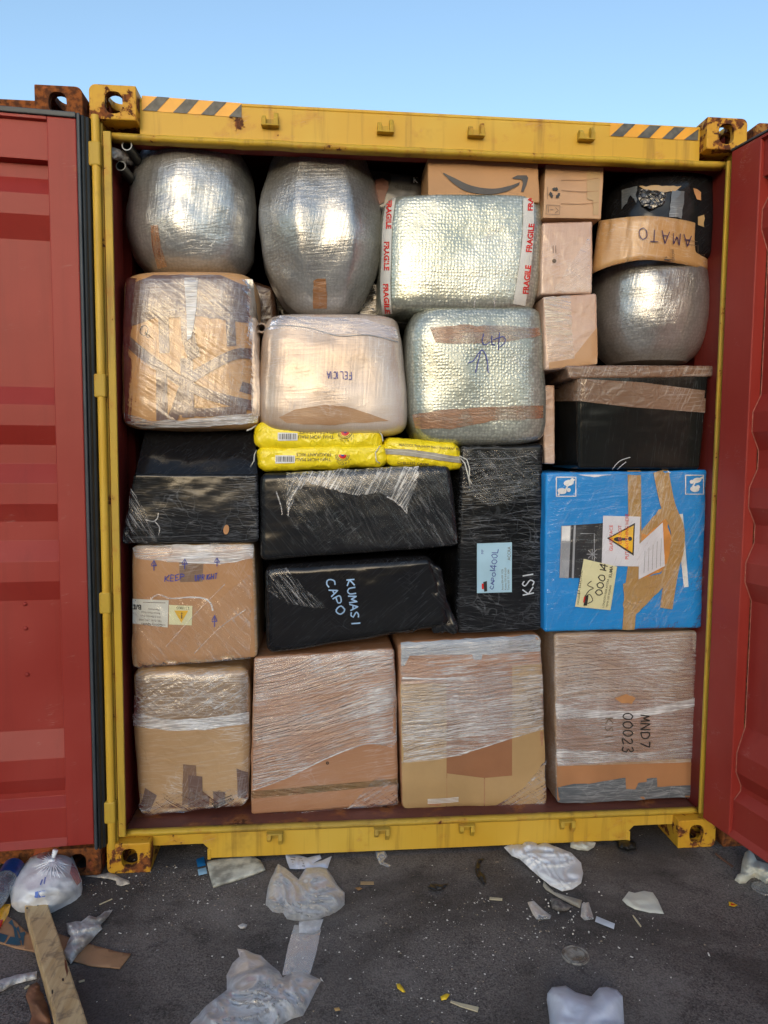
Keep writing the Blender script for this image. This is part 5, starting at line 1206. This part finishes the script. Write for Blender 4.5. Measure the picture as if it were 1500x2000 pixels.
M['stain'] = solid('brown_stain', (.10, .03, .012), .6)
# tied bag beside the plank
tb = litter('tied_carrier_bag', [(18, 1732), (38, 1698), (60, 1674), (84, 1663), (108, 1661), (128, 1664), (142, 1673), (150, 1694), (160, 1720), (158, 1734), (148, 1748), (128, 1762), (98, 1782), (64, 1784), (34, 1778), (22, 1766)],
            M['bag_white'], 'tied white carrier bag with faint pink contents below the left door', 'carrier bag', h=.075, lift=.060, fold=.010, ff=26, step=4, soft=22, skirt=True, seed=3, jg=.8)
def bag_bits():
    me = tb.data; base = tb.location
    bv = BVHTree.FromPolygons([v.co+base for v in me.vertices], [tuple(p.vertices) for p in me.polygons])
    pk = Pack(tb, [v.co+base for v in me.vertices], [tuple(p.vertices) for p in me.polygons], -.15)
    k = pk.hit(103, 1685, .004)
    mb = MB()
    for i in range(26):                      # gathered pleats running out of the knot
        a = 2*math.pi*i/26+.1*nz(i, 3); rr = 24+12*nz(i*.7, 1)+(16 if math.sin(a) > 0 else 0)
        pts = [pk.hit(103+rr*t*math.cos(a), 1685+rr*.8*t*math.sin(a), .0065*(1-t)+.0008) for t in (0.05, .25, .5, .75, 1)]
        mb.pipe(pts, lambda t: .0036*(1-t)+.0006, 6)
    o = mb.build('pleat', M['bag_white'], tb, smooth=True); o['kind'] = 'stuff'
    mb = MB(); mb.pipe([k+Vector((-.008, 0, .0)), k+Vector((-.003, -.012, .010)), k+Vector((.006, -.012, .009)), k+Vector((.010, 0, .0))], lambda t: .008*(.6+.5*math.sin(math.pi*t)), 8)
    mb.pipe([k, k+Vector((.003, .004, .022)), k+Vector((.008, .006, .040))], lambda t: .006+.004*t, 8)
    mb.build('knot', M['bag_white'], tb, smooth=True)
    polys(pk, [[(69, 1742), (75, 1741), (74, 1753), (68, 1753)], [(76, 1741), (81, 1740), (81, 1752), (75, 1753)], [(82, 1740), (88, 1740), (88, 1751), (82, 1752)], [(78, 1728), (82, 1718), (84, 1719), (80, 1730)], [(85, 1726), (88, 1713), (90, 1714), (87, 1728)]], solid('blue_bag_print', (.12, .20, .55), .4), .0015, 'bag_print')
    pm = bagmat('pink_contents', (.62, .30, .36), .45, .4, .2)
    patch(pk, 'pink_tint', jag([(140, 1685), (150, 1700), (158, 1722), (150, 1730), (136, 1706)], 2), pm, .0012, step=5)
    patch(pk, 'pink_tint', jag([(76, 1668), (98, 1667), (98, 1676), (84, 1680), (72, 1676)], 2), pm, .0012, step=5)
bag_bits()
# plank
def plank():
    zt_ = .048
    tl, tr, br, bl = PZ(48, 1767, zt_), PZ(90, 1755, zt_), PZ(208, 2110, zt_), PZ(143, 2110, zt_)
    n = 26; vs = []; fs = []
    prof = [(0, 0), (0, 1), (.06, 1.04), (.94, 1.03), (1, .98), (1, 0)]
    for j in range(n+1):
        t = j/n; a = tl*(1-t)+bl*t; b = tr*(1-t)+br*t
        for (u, w_) in prof:
            p = a*(1-u)+b*u; p = Vector((p.x+.0012*nz(t*14, u*3), p.y+.001*nz(t*8, 4), .004+(zt_-.004)*w_*1.0+.0008*nz(t*20, u*5, 2)))
            if w_ == 0: p.z = .004
            vs.append(p)
    m_ = len(prof)
    fs = [(j*m_+k, (j+1)*m_+k, (j+1)*m_+(k+1) % m_, j*m_+(k+1) % m_) for j in range(n) for k in range(m_)]+[tuple(range(m_)), tuple(range(n*m_+m_-1, n*m_-1, -1))]
    o = mk('plank', vs, fs, M['plank'], loc=(tl+br)/2*Vector((1, 1, 0)) if False else ((tl.x+br.x)/2, (tl.y+br.y)/2, 0), smooth=False)
    tag(o, 'long weathered wooden plank lying from the tied bag to the bottom edge', 'plank')
    pk = Pack(o, vs, [tuple(f) for f in fs], -.4)
    polys(pk, [circ(53, 1774, 2.2, 1.8, 8), circ(74, 1768, 1.3, 3, 8), circ(123, 1914, 2, 3.5, 8), circ(102, 1938, 1.5, 5, 8)], M['ink_black'], .0012, 'nail_hole')
    polys(pk, [[(126, 1874), (129, 1876), (133, 1898), (131, 1908), (127, 1890)]], M['stain'], .0012, 'rust_stain')
plank()
cb = litter('cardboard_strip', [(12, 1790), (30, 1800), (52, 1822), (80, 1826), (112, 1824), (136, 1832), (172, 1844), (226, 1859), (256, 1864), (234, 1892), (180, 1887), (144, 1878), (100, 1866), (56, 1857), (30, 1852), (-14, 1838), (-12, 1816), (0, 1815)], M['lit_board'],
            'torn brown cardboard strip with dark teal squares lying under the plank', 'cardboard', h=.002, fold=.002, ff=10, step=7, jg=.8, z0=.002, thick=.004)
def on(o, yref=-.4):
    base = o.location
    return Pack(o, [v.co+base for v in o.data.vertices], [tuple(p.vertices) for p in o.data.polygons], yref)
polys(on(cb), [[(16, 1804), (27, 1794), (39, 1801), (29, 1814)], [(31, 1816), (41, 1806), (50, 1826), (46, 1833)], [(-8, 1822), (16, 1829), (8, 1843), (-8, 1839)], [(20, 1831), (44, 1835), (30, 1848), (11, 1845)]], M['teal'], .0035, 'printed_square')
litter('crumpled_film', [(130, 1803), (149, 1799), (158, 1800), (174, 1788), (188, 1792), (204, 1780), (220, 1777), (212, 1790), (196, 1806), (200, 1814), (186, 1828), (172, 1844), (154, 1862), (142, 1878), (138, 1883), (128, 1870), (125, 1858), (132, 1840), (138, 1828), (133, 1824)], M['rag'], 'dirty white crumpled film between the plank and the asphalt, left side', 'plastic film', h=.016, fold=.014, ff=60, step=3, jg=3, seed=5, soft=8, z0=.006)
litter('film_strip', [(-30, 1924), (0, 1914), (35, 1903), (72, 1897), (72, 1912), (30, 1922), (0, 1938), (-30, 1950)], M['rag'], 'bluish white twisted film strip left of the plank at the bottom', 'plastic film', h=.012, fold=.012, ff=50, step=4, jg=2, seed=6, soft=6)
litter('brown_rag', [(58, 1925), (72, 1918), (92, 1960), (104, 2020), (46, 2020), (62, 1985), (50, 1945)], solid('brown_paper', (.16, .07, .035), .7, 0, .3, 14), 'crumpled brown paper scrap left of the plank', 'paper scrap', h=.010, fold=.014, ff=34, step=4, jg=3, seed=7, soft=8)
yp = litter('crisp_packet', [(-16, 1774), (0, 1767), (22, 1765), (17, 1784), (4, 1806), (-12, 1830)], solid('orange_packet', (.80, .40, .012), .25, 0, .12, 20, coat=.6), 'orange and red snack packet at the left edge, under the bottle', 'packet', h=.008, fold=.008, ff=44, step=4, jg=1, seed=8, soft=7)
polys(on(yp), [[(-12, 1800), (6, 1796), (2, 1808), (-12, 1826)]], M['p_red'], .0015, 'packet_print', step=4)
# bottle
def bottle():
    p = PZ(28, 1694, .045); q = PZ(-22, 1775, .040); q.z = .043; d = (q-p).normalized(); L_ = .30
    a = Vector((0, 0, 1)).cross(d).normalized(); b_ = d.cross(a)
    prof = [(0, .004), (.002, .030), (.012, .038)]+[(.02+i*.006, .0385-(.0018 if i % 3 == 0 else 0)) for i in range(30)]+[(.21, .036), (.235, .026), (.25, .015), (.27, .0135)]
    n = 26; vs = []; fs = []
    for (t, r_) in prof:
        for k in range(n):
            th = 2*math.pi*k/n; vs.append(p+d*t+(a*math.cos(th)+b_*math.sin(th))*(r_*(1+.06*nz(t*30, th))))
    fs = [(i*n+k, i*n+(k+1) % n, (i+1)*n+(k+1) % n, (i+1)*n+k) for i in range(len(prof)-1) for k in range(n)]+[tuple(range(n))]
    o = mk('plastic_bottle', vs, fs, bagmat('bottle_plastic', (.35, .42, .50), .22, .08, .1, .1), loc=(p.x, p.y, 0), smooth=True)
    tag(o, 'crushed clear water bottle with a dark blue label at the left edge', 'bottle')
    vs = []; m_ = 0
    for t in (.006, .03, .06, .085):
        for k in range(n):
            th = 2*math.pi*k/n; vs.append(p+d*t+(a*math.cos(th)+b_*math.sin(th))*.0402)
    mk('bottle_label', vs, [(i*n+k, i*n+(k+1) % n, (i+1)*n+(k+1) % n, (i+1)*n+k) for i in range(3) for k in range(n)], solid('blue_label', (.015, .05, .20), .3, 0, .3, 30, coat=.5), o, smooth=True)
bottle()
litter('blue_packet', [(383, 1678), (398, 1673), (402, 1690), (386, 1694)], solid('blue_card', (.01, .13, .32), .4), 'small bright blue card scrap by the sill cut-out, upper one', 'card scrap', h=.006, step=4, jg=0, seed=9, fold=.003, group='small blue card scraps by the sill cut-out')
litter('blue_packet', [(386, 1698), (402, 1694), (405, 1706), (388, 1710)], solid('pale_blue_card', (.28, .50, .68), .4), 'small pale blue card scrap by the sill cut-out, lower one', 'card scrap', h=.006, step=4, jg=0, seed=10, fold=.003, group='small blue card scraps by the sill cut-out')
litter('foam_board', [(405, 1684), (440, 1676), (490, 1671), (508, 1682), (517, 1698), (470, 1715), (417, 1731), (410, 1706)], solid('grimy_white_board', (.42, .42, .36), .7, 0, .45, 22, .4, 60), 'grimy off-white board piece lying under the left part of the sill', 'board', h=.003, fold=.001, ff=10, step=7, jg=.6, z0=.008, thick=.006, skirt=True)
pn_ = litter('paper_label', [(557, 1667), (585, 1670), (600, 1675), (625, 1669), (628, 1677), (612, 1686), (630, 1680), (648, 1672), (640, 1696), (600, 1697), (566, 1697), (561, 1685)], M['paper'], 'torn white printed paper just behind the cloudy plastic bag', 'paper', h=.006, fold=.008, ff=26, step=4, jg=1, seed=11, soft=7)
strokes(on(pn_, -.1), [[(566+i*2, 1674+i*5), (590+i*2, 1677+i*5)] for i in range(4)], .9, M['p_dark'], .001, 'faint_print', curved=False)
litter('plastic_bag', [(543, 1687), (560, 1697), (583, 1717), (597, 1695), (623, 1693), (637, 1695), (650, 1713), (660, 1730), (673, 1743), (673, 1763), (653, 1780), (627, 1793), (590, 1799), (560, 1793), (553, 1782), (533, 1777), (519, 1762), (523, 1733), (530, 1713)], M['bag_clear'],
       'crumpled cloudy plastic bag in front of the sill, left of centre', 'plastic bag', h=.034, lift=.026, fold=.013, ff=44, step=3, jg=1, seed=12, soft=14, skirt=True)
litter('plastic_strip', [(584, 1800), (632, 1795), (625, 1815), (612, 1823), (584, 1822)], M['bag_clear'], 'small cloudy plastic piece overlapping the clear strip', 'plastic strip', h=.004, fold=.004, step=4, seed=13, z0=.006)
litter('plastic_strip', [(575, 1806), (627, 1815), (618, 1860), (606, 1902), (551, 1905), (562, 1850)], M['strip_clear'], 'long flat clear plastic strip between the two plastic bags', 'plastic strip', h=.003, fold=.001, step=6, seed=14, z0=.002, jg=.6)
litter('plastic_sheet', [(463, 1853), (480, 1855), (495, 1862), (510, 1866), (530, 1885), (545, 1897), (552, 1909), (572, 1898), (590, 1896), (615, 1908), (628, 1914), (612, 1945), (592, 1984), (570, 1990), (552, 2000), (540, 2050), (330, 2050), (372, 1998), (402, 1965), (443, 1933), (442, 1905), (455, 1880), (468, 1868)], M['bag_film'],
       'large crumpled sheet of clear film at the bottom edge', 'plastic film', h=.030, lift=.02, fold=.020, ff=40, step=4, jg=2, seed=15, soft=16, skirt=False)
litter('carrier_bag', [(984, 1655), (1000, 1645), (1020, 1650), (1023, 1637), (1030, 1634), (1042, 1640), (1050, 1650), (1066, 1645), (1090, 1655), (1115, 1665), (1135, 1685), (1139, 1705), (1135, 1725), (1118, 1737), (1098, 1741), (1075, 1730), (1048, 1708), (1028, 1690), (1015, 1678), (1000, 1672)], M['bag_white'],
       'white carrier bag lying flat under the sill, right of centre', 'carrier bag', h=.016, lift=.010, fold=.014, ff=50, step=3, jg=1, seed=16, soft=10)
litter('crumpled_paper', [(1113, 1642), (1130, 1640), (1145, 1641), (1150, 1639), (1164, 1646), (1160, 1655), (1148, 1662), (1128, 1660), (1114, 1655)], M['cloth'], 'crumpled white tissue under the right part of the sill', 'tissue', h=.014, fold=.014, ff=70, step=3, jg=1.5, seed=17, soft=6)
litter('rubber_sole', [(1203, 1640), (1225, 1638), (1242, 1645), (1243, 1658), (1228, 1662), (1208, 1657)], solid('black_rubber', (.008, .008, .008), .5, 0, .3, 30, .5, 60), 'black rubber piece beside the right hand sill cut-out', 'rubber piece', h=.016, fold=.006, ff=60, step=3, jg=.5, seed=18, soft=3, skirt=True)
litter('white_cloth', [(1463, 1659), (1472, 1668), (1478, 1680), (1500, 1687), (1520, 1692), (1520, 1729), (1495, 1725), (1485, 1712), (1475, 1707), (1468, 1712), (1458, 1722), (1445, 1724), (1436, 1716), (1440, 1708), (1447, 1705), (1450, 1680), (1455, 1665)], M['cloth'], 'crumpled cream cloth near the foot of the right door', 'cloth', h=.030, lift=.025, fold=.016, ff=30, step=3, jg=.8, seed=19, soft=9, skirt=True)
litter('torn_paper', [(1215, 1758), (1228, 1741), (1240, 1744), (1258, 1740), (1275, 1743), (1285, 1758), (1290, 1770), (1297, 1785), (1270, 1783), (1240, 1776), (1225, 1768)], M['cloth'], 'torn piece of cream paper lying on open asphalt at right', 'paper', h=.008, fold=.006, ff=26, step=4, jg=1, seed=20, soft=9)
sc_ = litter('sweet_wrapper', [(1423, 1761), (1430, 1762), (1441, 1768), (1434, 1771), (1424, 1769)], solid('yellow_wrapper', (.78, .48, .02), .4), 'tiny yellow and red wrapper on the asphalt at far right', 'wrapper', h=.003, step=3, jg=0, seed=21)
polys(on(sc_, -.3), [[(1427, 1764), (1438, 1768), (1428, 1769)]], M['p_red'], .001, 'wrapper_print', step=4)
litter('tape_strip', [(1062, 1720), (1070, 1730), (1082, 1742), (1108, 1750), (1137, 1758), (1133, 1774), (1115, 1766), (1085, 1750), (1066, 1738), (1060, 1730)], bagmat('cream_tape', (.46, .43, .36), 1., .4, .2, .2), 'curled cream tape strip below the flat white carrier bag', 'tape strip', h=.014, fold=.004, ff=20, step=3, jg=.3, seed=22, soft=5)
litter('grey_rag', [(1075, 1753), (1090, 1754), (1100, 1762), (1117, 1770), (1110, 1778), (1090, 1780), (1078, 1774)], solid('grey_lint', (.14, .13, .125), .8, 0, .4, 60, .6, 90), 'lump of grey lint under the curled cream tape', 'rag', h=.014, fold=.010, ff=80, step=3, jg=2, seed=23, soft=5)
litter('plastic_scrap', [(1030, 1762), (1042, 1759), (1062, 1778), (1077, 1788), (1074, 1795), (1048, 1796), (1040, 1785)], M['bag_film'], 'clear plastic scrap left of the grey lint', 'plastic scrap', h=.010, fold=.010, ff=50, step=3, jg=1, seed=24, soft=6)
litter('plastic_scrap', [(1136, 1764), (1150, 1762), (1160, 1795), (1142, 1798), (1134, 1790)], M['bag_film'], 'clear plastic scrap right of the curled cream tape', 'plastic scrap', h=.008, fold=.008, ff=50, step=3, jg=1, seed=25, soft=6)
litter('paper_strip', [(1165, 1789), (1201, 1804), (1199, 1815), (1162, 1800)], solid('pale_blue_strip', (.52, .58, .66), .5), 'short pale blue paper strip on the asphalt', 'paper strip', h=.004, fold=.003, step=4, jg=.4, seed=26)
litter('white_bag', [(1069, 1940), (1078, 1928), (1105, 1925), (1125, 1938), (1146, 1944), (1155, 1946), (1160, 1940), (1170, 1929), (1185, 1927), (1205, 1933), (1216, 1945), (1222, 2040), (1080, 2040)], M['bag_lilac'], 'smooth white carrier bag cut off by the bottom edge', 'carrier bag', h=.055, lift=.020, fold=.013, ff=15, step=5, jg=.3, seed=27, soft=22, skirt=True, ridge=.006)
# lids
def lid(px, py, r, mat, label, ribs=True):
    c = PZ(px, py, .003); vs = []; fs = []; n = 40
    prof = [(r, .001), (r*.99, .006), (r*.95, .007), (r*.92, .0045), (r*.80, .004), (r*.76, .006), (r*.62, .006), (r*.58, .0042), (r*.3, .004), (.001, .0045)]
    for (rr, z) in prof:
        for k in range(n):
            t = 2*math.pi*k/n; vs.append(Vector((c.x+rr*math.cos(t), c.y+rr*math.sin(t), z+(.0008*nz(rr*90, t*3) if ribs else 0))))
    for i in range(len(prof)-1): fs += [(i*n+k, i*n+(k+1) % n, (i+1)*n+(k+1) % n, (i+1)*n+k) for k in range(n)]
    tag(mk('cup_lid', vs, fs, mat, loc=(c.x, c.y, 0), smooth=True), label, 'lid')
lid(1124, 1866, .044, bagmat('dirty_lid', (.46, .44, .40), .75, .35, .1, .5, (.22, .18, .14), 60.), 'round dirty white lid on the asphalt above the smooth white bag')
lid(1492, 1736, .042, bagmat('clear_lid', (.42, .41, .40), .30, .2, .1, .2), 'round clear lid beside the cream cloth at the right edge')
# small pieces
def sliver(pts, wd, mat, label, name='splinter', cat='splinter', z=.004):
    L_, R2 = rpoly(pts, wd); vs = [PZ(*p, z) for p in L_]+[PZ(*p, z) for p in R2]; n = len(pts)
    o = mk(name, vs, [(i, i+1, n+i+1, n+i) for i in range(n-1)], mat, loc=vs[0]*1.0-Vector((0, 0, vs[0].z)))
    m_ = o.modifiers.new('s', 'SOLIDIFY'); m_.thickness = .003
    tag(o, label, cat)
cream = solid('pale_wood', (.50, .44, .30), .7); tanw = solid('tan_splinter', (.36, .25, .13), .7)
sliver([(880, 1955), (900, 1962), (934, 1971)], [3, 6, 9], cream, 'pale wood sliver beside the yellow cap near the bottom')
sliver([(704, 1724), (730, 1724)], 5, tanw, 'short tan splinter in front of the sill')
sliver([(956, 1754), (981, 1756)], 4, cream, 'short pale splinter right of centre on the asphalt')
sliver([(1236, 1787), (1244, 1798), (1252, 1809)], [1.5, 3, 2], cream, 'thin straw below the torn cream paper')
sliver([(194, 1766), (219, 1755)], 1.2, cream, 'thin pale straw right of the tied bag')
sliver([(1397, 1666), (1412, 1678), (1432, 1692)], 3, solid('rusty_stick', (.13, .065, .04), .7), 'thin rusty stick below the right corner casting')
sliver([(48, 1930), (57, 1924)], 2.5, cream, 'tiny pale chip beside the brown paper scrap'); sliver([(154, 1917), (165, 1914)], 2.5, cream, 'tiny pale chip right of the plank')
litter('yellow_cap', [(774, 1921), (781, 1921), (788, 1930), (792, 1938), (786, 1938), (776, 1930)], solid('yellow_plastic', (.75, .50, .02), .4), 'small yellow plastic seal on the asphalt, left one', 'plastic seal', h=.006, step=3, jg=0, fold=.002, soft=3, seed=31, group='two small yellow seals')
litter('yellow_cap', [(860, 1946), (872, 1940), (879, 1942), (872, 1952), (862, 1954)], solid('yellow_plastic', (.75, .50, .02), .4), 'small yellow plastic seal on the asphalt, right one', 'plastic seal', h=.006, step=3, jg=0, fold=.002, soft=3, seed=32, group='two small yellow seals')
litter('orange_chip', [(652, 1969), (662, 1967), (665, 1973), (655, 1975)], solid('orange_chip', (.50, .32, .12), .6), 'tiny orange chip near the clear film sheet', 'chip', h=.004, step=3, jg=0, fold=.002, soft=3, seed=33)
litter('leaf', [(693, 1734), (702, 1732), (708, 1736), (700, 1739)], solid('dry_leaf', (.30, .16, .06), .6), 'small dry brown leaf in front of the sill', 'leaf', h=.004, step=3, jg=.3, fold=.002, soft=3, seed=34)
blk = solid('black_scrap', (.008, .008, .009), .35)
litter('black_scrap', [(834, 1734), (842, 1726), (862, 1728), (876, 1725), (868, 1736), (848, 1739)], blk, 'flat black plastic scrap in the middle of the asphalt', 'plastic scrap', h=.005, fold=.008, ff=60, step=3, jg=1.5, seed=35, soft=4)
litter('black_strip', [(934, 1678), (947, 1676), (938, 1686), (936, 1700), (948, 1712), (950, 1724), (944, 1728), (932, 1712), (928, 1696)], blk, 'curved black plastic strip under the sill', 'plastic strip', h=.005, fold=.008, ff=60, step=3, jg=1, seed=36, soft=4)
litter('spilled_plaster', [(165, 1711), (190, 1709), (212, 1704), (226, 1708), (236, 1714), (252, 1720), (254, 1726), (236, 1731), (228, 1728), (226, 1720), (206, 1716), (190, 1714)], solid('dirty_plaster', (.42, .38, .32), .8, 0, .3, 40, .5, 60), 'dirty white plaster spill at the foot of the bottom left casting', 'spill', h=.005, fold=.004, ff=70, step=3, jg=2.5, seed=37, soft=3)
litter('clear_twist', [(733, 1662), (752, 1662), (757, 1672), (748, 1682), (764, 1690), (758, 1694), (742, 1688), (736, 1676)], M['bag_film'], 'twisted clear film scrap under the middle of the sill', 'plastic scrap', h=.010, fold=.010, ff=60, step=3, jg=1, seed=38, soft=5)
litter('foil_scrap', [(464, 1808), (474, 1803), (483, 1806), (480, 1813), (470, 1814)], M['rag'], 'small crumpled grey foil scrap above the clear film sheet', 'foil scrap', h=.006, fold=.008, ff=80, step=3, jg=1.5, seed=39, soft=3)
# specks: nobody could count them
def specks():
    rnd = random.Random(11); vs = []; fs = []; mi = []
    cl_ = [(.05, -.05), (.35, -.10), (.2, -.2), (.5, -.25), (1.45, -.42), (1.5, -.35), (1.3, -.6), (1.05, -.75), (.9, -.5), (1.1, -.35), (-.1, -.05), (1.9, -.5), (1.55, -.5)]
    for i in range(1900):
        if rnd.random() < .72:
            c = cl_[rnd.randrange(len(cl_))]; x, y = rnd.gauss(c[0], .18), rnd.gauss(c[1], .11)
        else: x, y = rnd.uniform(-.8, 3.2), rnd.uniform(-1.3, .35)
        s = .0008+.0026*rnd.random()**4
        a = rnd.random()*3.14; l = s*(1+3*rnd.random()**7); dx, dy = math.cos(a), math.sin(a)
        z = .0012
        b = len(vs)
        for (u, v_) in ((-l, -s), (l, -s*.6), (l*.8, s), (-l*.7, s*.8)): vs.append((x+u*dx-v_*dy, y+u*dy+v_*dx, z))
        vs.append((x, y, z+s*.8))
        fs += [(b, b+1, b+4), (b+1, b+2, b+4), (b+2, b+3, b+4), (b+3, b, b+4)]
        m_ = 0 if rnd.random() < .62 else (1 if rnd.random() < .7 else 2); mi += [m_]*4
    for (px, py) in ((1049, 1723), (1052, 1719), (1054, 1722), (1066, 1757), (1071, 1764), (1076, 1759), (1080, 1763), (1072, 1770), (1093, 1777), (1114, 1780), (1117, 1796), (1120, 1790), (1170, 1742), (1100, 1812), (1119, 1824), (1150, 1820)):
        p = PZ(px, py, .003); b = len(vs)
        for j, (z, rr) in enumerate(((-.003, .0008), (-.0015, .0026), (0, .003), (.0015, .0026), (.003, .0008))):
            vs += [tuple(p+Vector((rr*math.cos(t*1.047), rr*math.sin(t*1.047), z))) for t in range(6)]
        fs += [(b+j*6+t, b+j*6+(t+1) % 6, b+j*6+6+(t+1) % 6, b+j*6+6+t) for j in range(4) for t in range(6)]+[tuple(b+t for t in range(24, 30))]; mi += [0]*25
    o = mk('debris_specks', vs, fs, None, mats=[solid('white_speck', (.62, .60, .56), .6), solid('tan_speck', (.30, .24, .17), .7), solid('grey_speck', (.20, .20, .20), .7)])
    for p, m_ in zip(o.data.polygons, mi): p.material_index = m_
    tag(o, kind='stuff'); tag(o, 'scattered pale specks and chips on the asphalt', 'debris')
specks()
